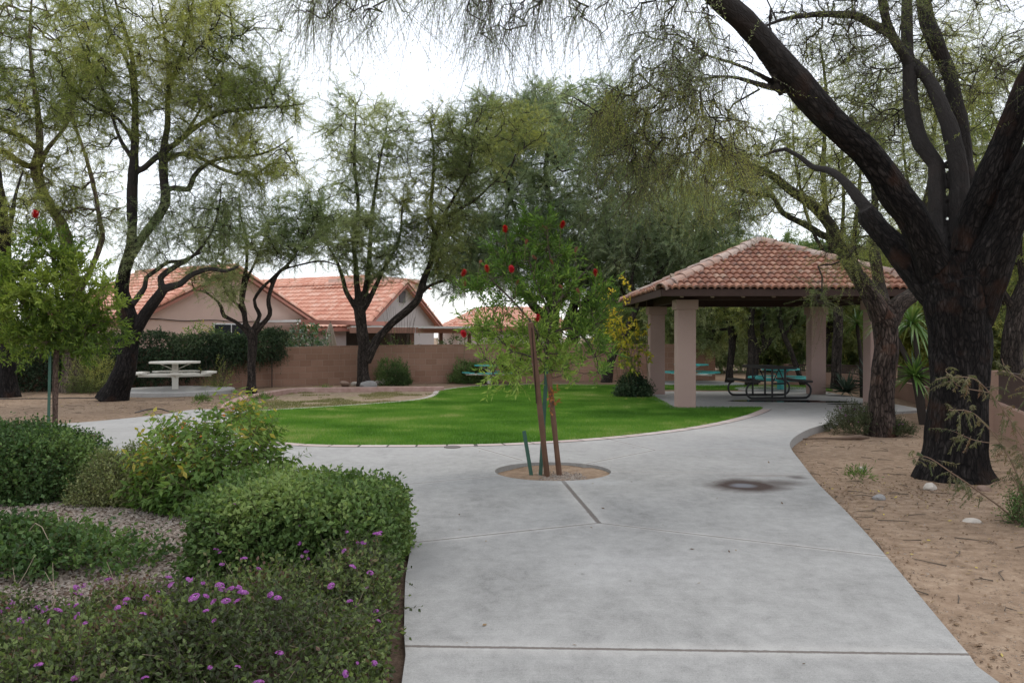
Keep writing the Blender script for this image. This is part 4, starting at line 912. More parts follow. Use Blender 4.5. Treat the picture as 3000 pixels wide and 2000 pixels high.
t4 = [[(1066, 1132, 21), (1064, 1071, 16), (1064, 998, 16), (1056, 937, 17), (1054, 900, 17)],
      [(1075, 1062, 13), (1092, 1017, 14), (1109, 988, 13), (1136, 959, 12), (1170, 930, 12), (1199, 904, 12), (1225, 874, 11), (1237, 840, 11), (1245, 811, 10), (1262, 765, 9), (1270, 720, 8), (1280, 680, 8), (1290, 646, 7), (1321, 628, 6), (1357, 607, 5), (1400, 580, 4), (1440, 540, 3)],
      [(1237, 856, 6), (1257, 838, 5), (1290, 825, 5), (1315, 823, 4), (1340, 832, 3)],
      [(1054, 912, 12), (1036, 890, 8), (1015, 853, 7), (1000, 804, 6), (985, 760, 4), (960, 720, 3)],
      [(1052, 900, 12), (1046, 828, 9), (1041, 770, 7), (1036, 700, 6), (1050, 600, 5), (1040, 500, 5), (1040, 410, 4), (1044, 320, 2)],
      [(1060, 900, 11), (1075, 828, 9), (1082, 760, 7), (1088, 650, 6), (1100, 560, 5), (1112, 480, 4), (1130, 400, 3)],
      [(1064, 905, 11), (1085, 870, 8), (1100, 840, 7), (1130, 780, 5), (1170, 700, 4), (1180, 600, 3)],
      [(1275, 700, 6), (1262, 620, 5, .4), (1268, 540, 5, .5), (1270, 440, 4, .6), (1262, 360, 3, .6)],
      [(1285, 655, 5), (1330, 580, 4, -.4), (1370, 500, 3, -.5), (1390, 420, 2, -.6)]]
tree('mesquite_tree', 'open mesquite with V shaped trunk and ring of rocks before the block wall', 27.4, t4, [
    dict(FINE, leaf=L_light, twigs=7, nleaf=36, ll=.07, lw=.016, len=.55, rt=.005, r0=.008, clump=.42, rmax=.04, blobs=[(1085, 720, 115, 110, 27.2, 1.2, 170), (975, 690, 90, 90, 27.0, .9, 80)]),
    dict(FINE, leaf=L_light, twigs=6, nleaf=30, ll=.07, lw=.014, len=.6, rt=.005, r0=.007, rmax=.04, blobs=[(1040, 420, 130, 200, 27.4, 1.4, 200), (1140, 480, 110, 190, 27.4, 1.2, 130)]),
    dict(FINE, leaf=L_olive, twigs=7, nleaf=34, ll=.07, lw=.014, len=.65, rt=.005, r0=.008, rmax=.04, blobs=[(1270, 500, 130, 210, 27.6, 1.5, 190), (1400, 450, 130, 180, 27.2, 1.3, 140), (1300, 700, 120, 110, 27, 1.0, 100), (1480, 390, 120, 100, 28.5, 1.4, 100)]),
], M_bark_grey, (1065, 1128), voxel=.03, disp=.012, fur=9, flare=.10)

t5 = [[(736, 1152, 14), (737, 1100, 12), (738, 1048, 13), (738, 990, 15), (736, 962, 14)],
      [(734, 985, 11), (717, 965, 8), (687, 941, 6), (657, 926, 6), (648, 899, 5), (639, 884, 4), (600, 855, 3), (560, 850, 2)],
      [(736, 970, 10), (720, 950, 8), (714, 905, 7), (708, 869, 6), (717, 810, 6), (723, 770, 5), (722, 700, 4), (705, 630, 3), (700, 570, 2)],
      [(718, 925, 7), (702, 899, 5), (672, 869, 4), (657, 840, 4), (650, 790, 3), (660, 720, 2)],
      [(742, 970, 9), (752, 946, 6), (761, 923, 6), (749, 899, 5), (746, 878, 5), (764, 848, 5), (788, 825, 4), (821, 795, 4), (865, 780, 3), (940, 765, 3), (1000, 780, 2)],
      [(744, 978, 9), (764, 955, 8), (791, 922, 7), (787, 878, 6), (800, 828, 6), (818, 798, 5), (850, 768, 4), (890, 700, 3), (920, 640, 2)],
      [(712, 880, 5), (725, 820, 4), (760, 740, 3), (790, 660, 2)]]
tree('thin_mesquite_tree', 'small mesquite with thin smooth trunk forking low between white table and kerb', 24, t5, [
    dict(FINE, leaf=L_light, twigs=5, nleaf=32, ll=.065, lw=.013, len=.5, rt=.0045, r0=.007, rmax=.04, blobs=[(720, 690, 170, 120, 24, 1.5, 200), (860, 680, 140, 110, 24, 1.3, 170), (620, 800, 70, 60, 24, .6, 40), (640, 850, 60, 40, 23.6, .4, 30), (940, 620, 80, 90, 24, .8, 60)])],
    M_bark_grey, (737, 1148), voxel=.022, disp=.008, fur=12, flare=.15)

t6 = [[(322, 1178, 42), (345, 1130, 36), (368, 1075, 30), (379, 1010, 27), (380, 960, 27), (366, 895, 26), (355, 850, 22), (366, 790, 18), (383, 740, 17), (389, 670, 16), (389, 580, 15), (393, 500, 14), (395, 411, 11), (397, 290, 8), (388, 156, 6), (345, 20, 4), (320, -80, 3)],
      [(393, 505, 10), (420, 495, 9), (469, 455, 9), (527, 415, 8), (562, 384, 7), (625, 344, 6), (670, 326, 6), (759, 317, 4), (840, 312, 3), (890, 306, 2)],
      [(395, 420, 7), (384, 397, 6), (348, 350, 5), (312, 330, 5), (268, 308, 4), (220, 270, 3), (190, 200, 2)],
      [(378, 760, 14), (420, 695, 13), (462, 640, 14), (484, 590, 14), (482, 549, 13), (478, 469, 12), (491, 379, 9), (495, 277, 7), (527, 179, 5), (558, 58, 4), (580, -60, 3)],
      [(484, 560, 8), (515, 551, 8), (553, 555, 8), (568, 520, 7), (598, 487, 6), (650, 465, 5), (730, 460, 4), (800, 440, 3), (860, 400, 2)],
      [(390, 985, 18), (424, 921, 17), (464, 868, 15), (482, 845, 12), (527, 832, 9), (562, 805, 8), (616, 788, 7), (661, 794, 5), (700, 780, 3)],
      [(476, 855, 10), (471, 814, 9), (491, 796, 8), (518, 779, 7), (560, 755, 5), (610, 700, 4), (640, 620, 3), (650, 540, 2)],
      [(382, 900, 9), (405, 870, 8), (424, 841, 7), (429, 814, 6), (464, 788, 6), (491, 770, 5), (536, 763, 4), (590, 740, 3)],
      [(486, 470, 8), (540, 450, 6), (600, 470, 6), (660, 500, 5), (740, 515, 4), (800, 480, 3), (870, 480, 2)],
      [(397, 320, 6), (380, 200, 5), (330, 100, 4), (300, 0, 3)], [(391, 470, 7), (350, 400, 5), (310, 280, 4), (250, 150, 3), (200, 30, 2)], [(496, 280, 6), (490, 150, 4), (470, 20, 3)], [(540, 405, 6), (590, 320, 4), (640, 230, 3), (680, 120, 2)]]
tree('leaning_mesquite_tree', 'tall yellow green mesquite with leaning trunk beside the white picnic table', 21.2, t6, [
    dict(FINE, leaf=L_yel, twigs=6, nleaf=28, ll=.066, lw=.012, len=.65, rt=.0045, rmax=.04, r0=.008, blobs=[(420, 120, 270, 220, 21.2, 2.2, 430), (640, 160, 220, 190, 21.2, 1.8, 300), (720, 330, 180, 110, 21.2, 1.4, 200), (290, 300, 140, 160, 21.4, 1.2, 120), (760, 480, 130, 80, 21, 1, 110), (600, 420, 110, 90, 21.2, 1, 70), (490, 400, 120, 160, 21.2, 1.1, 70)]),
    dict(FINE, leaf=L_light, twigs=5, nleaf=26, ll=.066, lw=.012, len=.6, rt=.0045, rmax=.03, r0=.006, droop=.7, up=-.3, blobs=[(570, 650, 160, 130, 21.2, 1, 150), (430, 690, 100, 100, 21, .7, 60), (690, 580, 120, 90, 21.2, .9, 60)]),
], M_bark_dark, (330, 1165), voxel=.022, disp=.014, fur=11, flare=.10)

t7 = [[(216, 1150, 36), (214, 1080, 31), (218, 980, 27), (214, 850, 23), (200, 740, 19), (185, 665, 17), (150, 605, 15), (120, 545, 15), (107, 490, 14), (118, 420, 11), (112, 320, 8), (98, 223, 6), (90, 100, 4), (100, -30, 3)],
      [(108, 490, 9), (76, 484, 9), (27, 451, 7), (-10, 430, 6), (-70, 380, 4)],
      [(112, 440, 9), (67, 402, 8), (0, 375, 7), (-60, 310, 5), (-100, 200, 3)],
      [(112, 500, 8), (140, 440, 7), (200, 360, 5), (240, 240, 4), (260, 120, 2)],
      [(210, 900, 10), (262, 800, 8), (300, 700, 7), (292, 640, 7), (268, 513, 6), (241, 424, 5), (214, 339, 5), (206, 220, 3), (170, 90, 2)]]
tree('old_mesquite_tree', 'mesquite with thick pale stump like trunk half hidden behind the red flowered sapling', 24.6, t7, [
    dict(FINE, leaf=L_yel, twigs=6, nleaf=28, ll=.072, lw=.0135, len=.7, rmax=.04, rt=.006, r0=.009, blobs=[(90, 150, 220, 240, 24.6, 2.4, 360), (-60, 330, 160, 160, 24.6, 1.8, 110), (210, 280, 120, 180, 24.8, 1.5, 150), (120, 600, 140, 100, 24.4, 1.0, 80), (260, 560, 120, 150, 24.8, 1.0, 100), (60, 440, 120, 120, 24.5, 1.0, 70)])],
    M_bark_pale, (215, 1145), voxel=.028, disp=.014, fur=9, flare=.10)

t8 = [[(30, 1165, 26), (22, 1050, 22), (16, 930, 21), (17, 800, 21), (12, 680, 18), (4, 590, 15), (-8, 500, 12), (-30, 400, 8), (-70, 280, 5)],
      [(14, 720, 10), (35, 640, 7), (50, 560, 5), (70, 500, 3)], [(8, 620, 10), (-30, 540, 8), (-80, 480, 5)]]
tree('mesquite_tree', 'black trunk standing at the photo edge behind the red flowered sapling', 22.5, t8, [
    dict(FINE, leaf=L_yel, twigs=4, nleaf=18, ll=.09, lw=.018, len=.6, rt=.006, r0=.008, blobs=[(-40, 330, 150, 160, 22.5, 1.6, 130), (40, 640, 90, 90, 22.5, .8, 50)])],
    M_bark_dark, (25, 1158), voxel=.03, disp=.014, fur=9, flare=.10)

t9 = [[(1774, 1124, 17), (1786, 1075, 14), (1799, 1037, 12), (1815, 1000, 11), (1832, 972, 10), (1856, 921, 9), (1880, 870, 8), (1930, 800, 7), (1990, 720, 5), (2040, 640, 4)],
      [(1870, 890, 7), (1850, 820, 6), (1870, 740, 5), (1900, 650, 3)], [(1930, 800, 5), (1920, 700, 4), (1960, 600, 2)]]
tree('small_mesquite_tree', 'dark leaning trunk rising from the wall foot toward the shelter eave', 29.6, t9, [
    dict(FINE, leaf=L_grey, twigs=7, nleaf=36, ll=.08, lw=.017, len=.7, rt=.005, r0=.009, rmax=.04, blobs=[(2000, 620, 200, 170, 29.4, 2.0, 260), (1900, 720, 150, 110, 29.4, 1.4, 120), (2130, 560, 160, 130, 29.6, 1.6, 140)])],
    M_bark_grey, (1778, 1118), voxel=.03, disp=.012, fur=8, flare=.10)

# the grove behind the shelter
BUSH = dict(FINE, twigs=6, nleaf=24, ll=.12, lw=.034, len=.7, rt=.007, r0=.010, clump=.42, zmin=.4)
tree('grove_tree', 'slim forked trunk behind the shelter, seen left of the dark picnic table', 29, [
    [(2136, 1126, 13), (2140, 1070, 11), (2146, 1008, 11), (2142, 970, 10), (2133, 930, 7), (2135, 880, 6), (2120, 800, 4)],
    [(2146, 1000, 8), (2160, 968, 7), (2184, 935, 6), (2200, 890, 5), (2220, 820, 3)]],
    [dict(BUSH, leaf=L_light, blobs=[(2120, 840, 150, 110, 29.5, 1.6, 150), (2070, 960, 60, 70, 30.5, 1.0, 60)])], M_bark_grey, (2137, 1122), group='trees of the grove behind the shelter')
tree('grove_tree', 'thicker crooked trunk behind the dark picnic table with a branch to the right', 28, [
    [(2202, 1128, 20), (2206, 1070, 17), (2208, 1020, 16), (2202, 980, 12), (2199, 940, 9), (2206, 880, 7), (2190, 800, 4)],
    [(2212, 1035, 12), (2240, 1015, 10), (2268, 975, 9), (2280, 930, 7), (2300, 870, 4)], [(2240, 1012, 7), (2232, 960, 6), (2246, 910, 5), (2260, 850, 3)]],
    [dict(BUSH, leaf=L_olive, blobs=[(2250, 860, 170, 120, 28.4, 1.6, 190)])], M_bark_grey, (2203, 1124), group='trees of the grove behind the shelter')
tree('grove_tree', 'thin trunk leaning left behind the shelter column nearest the grey yucca', 27.5, [
    [(2352, 1128, 9), (2328, 1060, 8), (2306, 1005, 8), (2288, 957, 7), (2284, 900, 5), (2270, 830, 3)], [(2300, 985, 5), (2330, 930, 4), (2350, 860, 3)]],
    [dict(BUSH, leaf=L_light, blobs=[(2330, 880, 130, 110, 28.2, 1.4, 120)])], M_bark_grey, (2350, 1126), group='trees of the grove behind the shelter')
tree('grove_tree', 'dark curved branchy tree right of the back shelter column', 28.5, [
    [(2400, 1126, 13), (2412, 1050, 11), (2420, 1000, 10), (2440, 955, 8), (2470, 930, 6), (2510, 900, 4)], [(2420, 990, 7), (2440, 900, 5), (2450, 830, 3)]],
    [dict(BUSH, leaf=L_olive, blobs=[(2470, 900, 150, 130, 29, 1.6, 170), (2600, 820, 130, 120, 29, 1.4, 120)])], M_bark_grey, (2402, 1122), group='trees of the grove behind the shelter')
for k, (px, Y, lab, lf) in enumerate([(1800, 43, 'green tree beyond the block wall behind the yellow leaved canes', L_light), (1935, 41, 'dark green tree beyond the block wall behind the front shelter columns', L_olive), (2060, 38, 'dense green tree filling the gap left of the grove behind the shelter', L_light), (2250, 40, 'dark leafy tree filling the back of the grove', L_dark),
                                      (2470, 37, 'dark bushy tree beyond the fence behind the grey yucca', L_dark), (2680, 34, 'bushy olive tree beyond the fence behind the tall yucca', L_olive), (2900, 30, 'bushy green tree beyond the fence right of the huge trunk', L_olive)]):
    z = 985 + F * 1.6 / Y
    tree('bushy_tree', lab, Y, [[(px, z + 4, 14), (px + 6, 960, 12), (px - 8, 880, 9), (px, 780, 4)], [(px, 960, 8), (px + 50, 860, 4)], [(px, 990, 8), (px - 60, 880, 4)]],
         [dict(BUSH, leaf=lf, ll=.17, lw=.055, twigs=6, nleaf=22, blobs=[(px, 940, 150, 130, Y, 2.2, 330), (px, 1050, 130, 70, Y, 1.6, 130), (px, 800, 150, 120, Y, 2.0, 170)] if px > 2000 else [(px, 930, 95, 90, Y, 2.0, 170), (px, 1010, 80, 40, Y, 1.4, 50)])], M_bark_grey, (px, z), group='bushy trees beyond the fence', voxel=.05)

t14 = [[(2968, 1180, 36), (2966, 1070, 30), (2970, 983, 29), (2986, 906, 28), (3010, 830, 24), (3050, 740, 18), (3070, 600, 12)],
       [(2982, 920, 17), (2958, 885, 13), (2930, 840, 10), (2920, 770, 8), (2935, 680, 6), (2920, 560, 4)], [(3000, 850, 13), (2985, 740, 9), (2990, 600, 6), (2970, 460, 4)]]
tree('mesquite_tree', 'dark trunk near the fence at the picture edge right of the huge trunk', 17, t14, [
    dict(FINE, leaf=L_olive, twigs=5, nleaf=22, ll=.08, lw=.017, len=.6, rt=.005, r0=.007, blobs=[(2930, 470, 170, 260, 17.5, 1.5, 220), (2900, 820, 100, 110, 18, .9, 80), (3050, 620, 120, 200, 17, 1.2, 90)])],
    M_bark_grey, (2967, 1175), voxel=.03, disp=.014, fur=9, base_z=-.05, flare=.10)
for px, Y, lab, bl in [(2770, 23, 'airy pale olive tree behind the huge trunk, its crown high above the tall yucca', [(2700, 330, 170, 260, 23, 2, 220), (2850, 250, 170, 260, 23.5, 2, 200), (2780, 640, 170, 160, 23, 1.6, 160)]),
                       (2450, 26, 'airy tree whose thin stems rise behind the shelter roof peak', [(2430, 330, 170, 230, 26, 2, 200), (2560, 560, 150, 200, 26, 2, 120), (2330, 540, 150, 140, 26, 1.8, 70), (2640, 760, 110, 120, 26, 1.4, 70)])]:
    z = 985 + F * 1.6 / Y; q = np.array([px, 0])
    tree('airy_tree', lab, Y, [[(px, z + 3, 16), (px + 4, 900, 13), (px - 20, 700, 9), (px - 40, 500, 7), (px - 30, 300, 5), (px - 50, 120, 3)], [(px, 880, 9), (px + 50, 700, 7), (px + 70, 500, 5), (px + 80, 280, 3)], [(px - 5, 800, 7), (px - 80, 650, 5), (px - 120, 480, 4), (px - 130, 330, 2)], [(px + 2, 820, 7), (px + 20, 600, 5), (px + 10, 350, 3)]],
         [dict(FINE, leaf=L_yel, twigs=5, nleaf=28, ll=.068, lw=.013, len=.65, rt=.0045, r0=.008, rmax=.04, blobs=bl)], M_bark_grey, (px, z), voxel=.035)
# ------------------------------------------------------------------ shrubs, saplings and small things
L_hedge = m_leaf('leaf_hedge', [(0, (0.061, 0.111, 0.028)), (.5, (0.129, 0.215, 0.059)), (1, (0.243, 0.326, 0.095))], .3, .022)
L_lant = m_leaf('leaf_lantana', [(0, (0.048, 0.063, 0.027)), (.45, (0.104, 0.148, 0.048)), (.85, (0.190, 0.250, 0.073)), (1, (0.159, 0.091, 0.067))], .28, .022)
L_dshrub = m_leaf('leaf_dark_shrub', [(0, (0.035, 0.072, 0.022)), (.5, (0.080, 0.152, 0.043)), (1, (0.168, 0.254, 0.074))], .28, .022)
L_yshrub = m_leaf('leaf_yellowing', [(0, (.075, .15, .028)), (.5, (.15, .25, .055)), (.9, (.24, .35, .085)), (.985, (.31, .37, .09)), (1, (.48, .40, .08))], .4, .02)
L_oshrub = m_leaf('leaf_pale_shrub', [(0, (0.101, 0.135, 0.047)), (.5, (0.203, 0.250, 0.095)), (1, (0.351, 0.365, 0.162))], .35, .022)
L_bot = m_leaf('leaf_bottlebrush', [(0, (0.063, 0.125, 0.024)), (.5, (0.152, 0.277, 0.050)), (1, (0.358, 0.487, 0.102))], .38, .022)
L_botl = m_leaf('leaf_bottlebrush_bright', [(0, (0.058, 0.107, 0.017)), (.5, (0.146, 0.228, 0.031)), (1, (0.292, 0.369, 0.068))], .42, .022)
L_ivy = m_leaf('leaf_creeper', [(0, (0.018, 0.038, 0.019)), (.5, (0.046, 0.084, 0.041)), (1, (0.115, 0.169, 0.081))], .2, .022)
L_citrus = m_leaf('leaf_glossy', [(0, (.02, .06, .018)), (.5, (.05, .13, .035)), (1, (.12, .23, .06))], .25, .14, .3)
L_yucca = m_leaf('leaf_yucca', [(0, (.05, .12, .025)), (.5, (.11, .22, .045)), (1, (.25, .33, .09))], .3, .08, .35)
L_agave = m_leaf('leaf_agave', [(0, (.03, .055, .04)), (1, (.09, .13, .095))], .15, .022)
L_yellow = m_leaf('leaf_yellow', [(0, (.12, .20, .03)), (.35, (.34, .38, .05)), (.7, (.66, .58, .07)), (1, (.75, .56, .07))], .45, .022)
L_acacia = m_leaf('leaf_acacia', [(0, (0.071, 0.093, 0.039)), (.5, (0.143, 0.150, 0.071)), (.85, (0.214, 0.178, 0.100)), (1, (0.214, 0.122, 0.071))], .4, .03)
M_red_f = m_leaf('petal_red', [(0, (.42, .008, .022)), (.5, (.62, .015, .035)), (1, (.72, .06, .06))], .35, .02)
M_old_f = m_leaf('petal_old', [(0, (.25, .09, .06)), (1, (.38, .17, .11))], .3, .02)
L_lantd = m_leaf('leaf_lantana_dark', [(0, (.022, .032, .018)), (.5, (.055, .075, .036)), (1, (.10, .12, .06))], .25, .01)
M_mag = m_leaf('petal_magenta', [(0, (.26, .06, .30)), (.5, (.42, .12, .47)), (1, (.60, .27, .62))], .4, .01)
M_org = m_leaf('petal_orange', [(0, (.70, .16, .04)), (1, (.80, .30, .06))], .4, .02)

def bush(name, label, c, size, n, sp, leafm, power=2.5, lump=.18, group=None, cat='shrub', stems=14, shell=.5, zlo=-.02, twm=None, outw=.7, freq=2.2, root=None):
    rx, ry, h = size; r0 = root or thing(name, label, cat, c, group=group)
    u = rand_unit(n * 3); u[:, 2] = np.abs(u[:, 2]) * 1.05 + zlo; u = nrm(u)[:n]
    r = (np.abs(u[:, 0] / rx) ** power + np.abs(u[:, 1] / ry) ** power + np.abs(u[:, 2] / h) ** power) ** (-1 / power)
    keep = rng.random(len(u)) < (r / r.max()) ** 1.2 + .15; u, r = u[keep], r[keep]
    off = rng.uniform(0, 40, 3); r = r * (1 + lump * (fbm(u * freq + off, 3) - .5) * 2.4)
    s = 1 - shell * rng.random(len(u)) ** 2; O = u * (r * s)[:, None]; O[:, 2] = np.maximum(O[:, 2], .02)
    D = nrm(u * outw + rand_unit(len(u)) * .55 + np.array([0, 0, .35])); O = O - D * sp['len'] * .4; O[:, 2] = np.maximum(O[:, 2], .01)
    t0 = np.clip(.5 + (fbm(O * 2.2 + off, 2) - .5) * 1.6 + rng.normal(0, .12, len(O)), 0, 1)
    m = MB(); add_sprays(m, sprays(O, D, sp['len'], sp['nleaf'], sp['ll'], sp['lw'], sp.get('droop', .1), sp.get('ang', 60), sp.get('rt', .002), sp.get('jit', .3), True, t0, .05, True, sp.get('down', 0), sp.get('tjit', .2)))
    m.obj('foliage', [twm or M_twig_g, leafm], r0)
    sm = MB()
    for k in range(stems):
        a = rng.uniform(0, 6.28); q = np.array([math.cos(a) * rx, math.sin(a) * ry, 0]) * rng.uniform(.3, .8); q[2] = h * rng.uniform(.55, .9)
        b = np.array([math.cos(a) * rx * .25, math.sin(a) * ry * .25, -.04]) * rng.uniform(.3, 1); b[2] = -.05
        mid = (b + q) / 2 + rng.normal(0, .05, 3); sm.tube(spline([b, mid, q], .08), np.linspace(.009, .003, len(spline([b, mid, q], .08))), 5)
    if stems: sm.obj('stem', M_twig, r0)
    return r0, O, D, off
def floret_mesh(name, mat, n, rad, ps):
    u = rand_unit(n); u[:, 2] = np.abs(u[:, 2]) * .8 + .1; u = nrm(u); m = MB(); A = nrm(np.cross(u, rand_unit(n))); B = np.cross(u, A)
    for k in range(4):
        th = k * math.pi / 2; d = A * math.cos(th) + B * math.sin(th); e = -A * math.sin(th) + B * math.cos(th); c = u * rad
        V = np.stack([c, c + d * ps * .7 + e * ps * .5, c + d * ps * 1.1, c + d * ps * .7 - e * ps * .5], 1).reshape(-1, 3)
        m.add(V, np.arange(n)[:, None] * 4 + [0, 1, 2, 3], tint=np.repeat(np.clip(rng.normal(.5, .3, n), 0, 1), 4))
    return m.mesh(name, mat)
LF = [floret_mesh('flower', M_mag, q, r_, .0085) for q, r_ in ((16, .014), (24, .019), (11, .011))]
OF = [floret_mesh('flower', M_org, 9, .010, .008)]
def put_flowers(root, pts, meshes, sc=(.8, 1.5)):
    for p in pts:
        o = bpy.data.objects.new('flower', meshes[rng.integers(len(meshes))]); COL.objects.link(o); o.parent = root
        o.location = p; s = rng.uniform(*sc); o.scale = (s * 1.15, s * rng.uniform(.7, 1.1), s * .6); o.rotation_euler = (rng.normal(-.35, .3), rng.normal(0, .3), rng.uniform(0, 6))

# clipped lantana block beside the path
r0, O, D, off = bush('clipped_shrub', 'squared leafy green shrub block at the corner where the path bends', (-1.49, 6.0, -.05), (.66, .78, .585), 15000,
     dict(len=.13, nleaf=7, ll=.040, lw=.024, ang=65), L_hedge, power=6, lump=.13, stems=30, shell=.35, outw=.9)
f = O[(O[:, 1] < -.62) & (O[:, 2] > .2)]; f = f[rng.choice(len(f), 11)]; put_flowers(r0, f + np.array([0, -.09, .03]), LF, (.8, 1.2))

# trailing lantana with purple flowers in the front
rl = thing('lantana', 'low sprawling lantana with purple flowers filling the front corner beside the path', 'ground cover', (-1.8, 4.2, -.06))
poly = [(-.52, 2.3), (-.60, 3.6), (-.68, 4.6), (-.78, 5.15), (-1.1, 4.9), (-1.5, 4.7), (-1.95, 4.66), (-2.3, 4.58), (-3.2, 4.65), (-4.2, 4.7), (-4.2, 2.3)]
P = rng.uniform([-4.2, 2.3], [-.62, 5.4], (60000, 2)); P = P[inside(P, poly)][:34000]
hN = fbm(np.column_stack([P * 1.6, P[:, 0] * 0]), 3); edge = np.clip((-.56 - P[:, 0]) / .22, .25, 1) * np.clip((5.38 - P[:, 1]) / .25, .3, 1)
thin = fbm(np.column_stack([P * .9 + 9, P[:, 0] * 0]), 2); hN = np.clip((hN - .5) * 1.9 + .5, 0, 1); top = (.08 + .30 * hN) * edge * np.where(P[:, 0] < -2.4, .8, 1)
k = rng.random(len(P)) < np.clip((thin - .22) * 5, .35, 1); P, top = P[k], top[k]
O = np.column_stack([P - np.array([-1.8, 4.2]), top * (1 - .75 * rng.random(len(P)) ** 1.7)]); D = nrm(rand_unit(len(P)) * .8 + np.array([0, -.1, .45]))
t0 = np.clip(.44 + (fbm(O * 2.4, 2) - .5) * 2.0 + rng.normal(0, .13, len(O)), 0, 1)
m = MB(); add_sprays(m, sprays(O, D, .14, 7, .029, .018, .15, 62, .0018, .5, True, t0, .05, True, 0, .2)); m.obj('foliage', [M_twig, L_lant], rl)
fp_ = []; cand = np.where(rng.random(len(P)) < .5)[0]
fl = np.column_stack([P - np.array([-1.8, 4.2]), top + .115]); w_ = (np.clip(fbm(np.column_stack([P * 1.2 + 4, P[:, 0] * 0]), 2) - .3, 0.25, 1) * np.clip(1.7 + P[:, 0] * .35, .4, 2) * (P[:, 1] > 2.95) * (P[:, 0] > -P[:, 1] * .63)); pick = rng.choice(len(P), 98, replace=False, p=w_ / w_.sum()); put_flowers(rl, fl[pick], LF, (.65, 1.25))

sm = MB()
for q in range(260):
    x = rng.uniform(-3.2, -.75); y = rng.uniform(3.0, 4.9); a = rng.uniform(0, 6.28); L_ = rng.uniform(.12, .35); b = np.array([x + 1.8, y - 4.2, rng.uniform(.03, .12)])
    e_ = b + np.array([math.cos(a) * L_, math.sin(a) * L_, rng.uniform(.10, .26)]); c_ = spline([b, (b + e_) / 2 + rng.normal(0, .03, 3), e_], .06); sm.tube(c_, np.linspace(.0028, .0012, len(c_)), 4)
sm.obj('stem', M_twig_pale, rl)
# other shrubs of the planting bed
bush('shrub', 'dark green rounded shrub at the left edge in front of the tree ring', (-5.2, 8.75, -.05), (.90, .75, .70), 6500, dict(len=.16, nleaf=7, ll=.042, lw=.026), L_dshrub, power=2.8, lump=.16, stems=24)
bush('shrub', 'pale olive small leaved shrub between the dark shrub and the yellowing one', (-3.85, 8.4, -.05), (.50, .45, .50), 2700, dict(len=.16, nleaf=7, ll=.028, lw=.016), L_oshrub, power=2.2, lump=.3, stems=20)
ry, O, D, off = bush('shrub', 'tall yellowing shrub with broad drooping leaves and tiny orange flowers', (-2.88, 8.1, -.05), (.70, .60, .90), 1000, dict(len=.30, nleaf=9, ll=.085, lw=.036, droop=.15, ang=70, down=.5, rt=.003), L_yshrub, power=2.3, lump=.3, stems=34, shell=.55, outw=.5)
kk = O[O[:, 2] > .45]; put_flowers(ry, kk[rng.choice(len(kk), 26)] + np.array([0, -.03, .14]), OF, (.8, 1.4))
rb = thing('shrub', 'straggly low shrub with bare stems on the gravel at the left edge', 'shrub', (-3.75, 6.1, -.05))
P = np.vstack([rng.normal([-.4, .1], [.5, .22], (900, 2)), rng.normal([.35, -.15], [.36, .2], (800, 2)), rng.normal([-.9, -.2], [.4, .3], (350, 2))])
e = np.exp(-(P[:, 0] / 1.0) ** 2 - (P[:, 1] / .6) ** 2); O = np.column_stack([P, .02 + .25 * e * rng.random(len(P)) ** .8]); D = nrm(np.column_stack([P * .6, np.full(len(P), .5)]) + rand_unit(len(P)) * .6)
m = MB(); add_sprays(m, sprays(O, D, .17, 6, .046, .03, .1, 62, .002, .4, True, np.clip(.5 + (fbm(O * 2.5, 2) - .5) * 1.5, 0, 1))); m.obj('foliage', [M_twig_g, L_dshrub], rb)
m = MB()
for q in range(60):
    a = rng.uniform(0, 6.28); b = np.array([rng.normal(-.4, .5), rng.normal(0, .2), 0]); e_ = b + np.array([math.cos(a) * .5, math.sin(a) * .35, rng.uniform(.1, .4)])
    sp_ = spline([b, (b + e_) / 2 + rng.normal(0, .06, 3) + [0, 0, .06], e_], .08); m.tube(sp_, np.linspace(.006, .002, len(sp_)), 4)
m.obj('stem', M_twig_pale, rb)
for k, (px, py, lab) in enumerate(((205, 1425, 'bright green seedling with upright leaves between the gravel and the dark shrub'), (385, 1440, 'yellow green seedling right of the other one under the pale olive shrub'))):
    X, Y = G(px, py); bush('seedling', lab, (X, Y, -.05), (.16, .14, .26), 26, dict(len=.14, nleaf=6, ll=.06, lw=.032), L_yshrub, stems=4, group='seedlings at the back of the gravel', cat='plant')

# young red flowered bottlebrush trees
def bottle_flower(mat, n, L_, rad):
    m = MB(); z = rng.uniform(0, L_, n); a = rng.uniform(0, 6.28, n); d = np.stack([np.cos(a), np.sin(a), rng.normal(.15, .25, n)], 1); o = np.column_stack([d[:, :2] * .004, z])
    r = rad * rng.uniform(.75, 1.05, n) * np.sin(np.pi * np.clip(z / L_ * .85 + .08, .05, .95)) ** .5; t = o + d * r[:, None]; e = np.cross(d, [0, 0, 1.0]) * .0022
    V = np.stack([o - e, o + e, t + e * .8, t - e * .8], 1).reshape(-1, 3); m.add(V, np.arange(n)[:, None] * 4 + [0, 1, 2, 3], tint=np.repeat(np.clip(rng.normal(.5, .25, n), 0, 1), 4)); return m.mesh('flower', mat)
BF, BO = bottle_flower(M_red_f, 520, .095, .042), bottle_flower(M_old_f, 160, .08, .022)
BOT = dict(leaf=L_bot, twigs=3.2, len=.24, nleaf=14, ll=.08, lw=.020, droop=.15, ang=42, rt=.0028, up=.55, jit=.25, r0=.0035, wig=.06, fold=True, clump=.45, from_r=.2, tipmax=6, twigm=M_twig_g)
Yc = 10.1
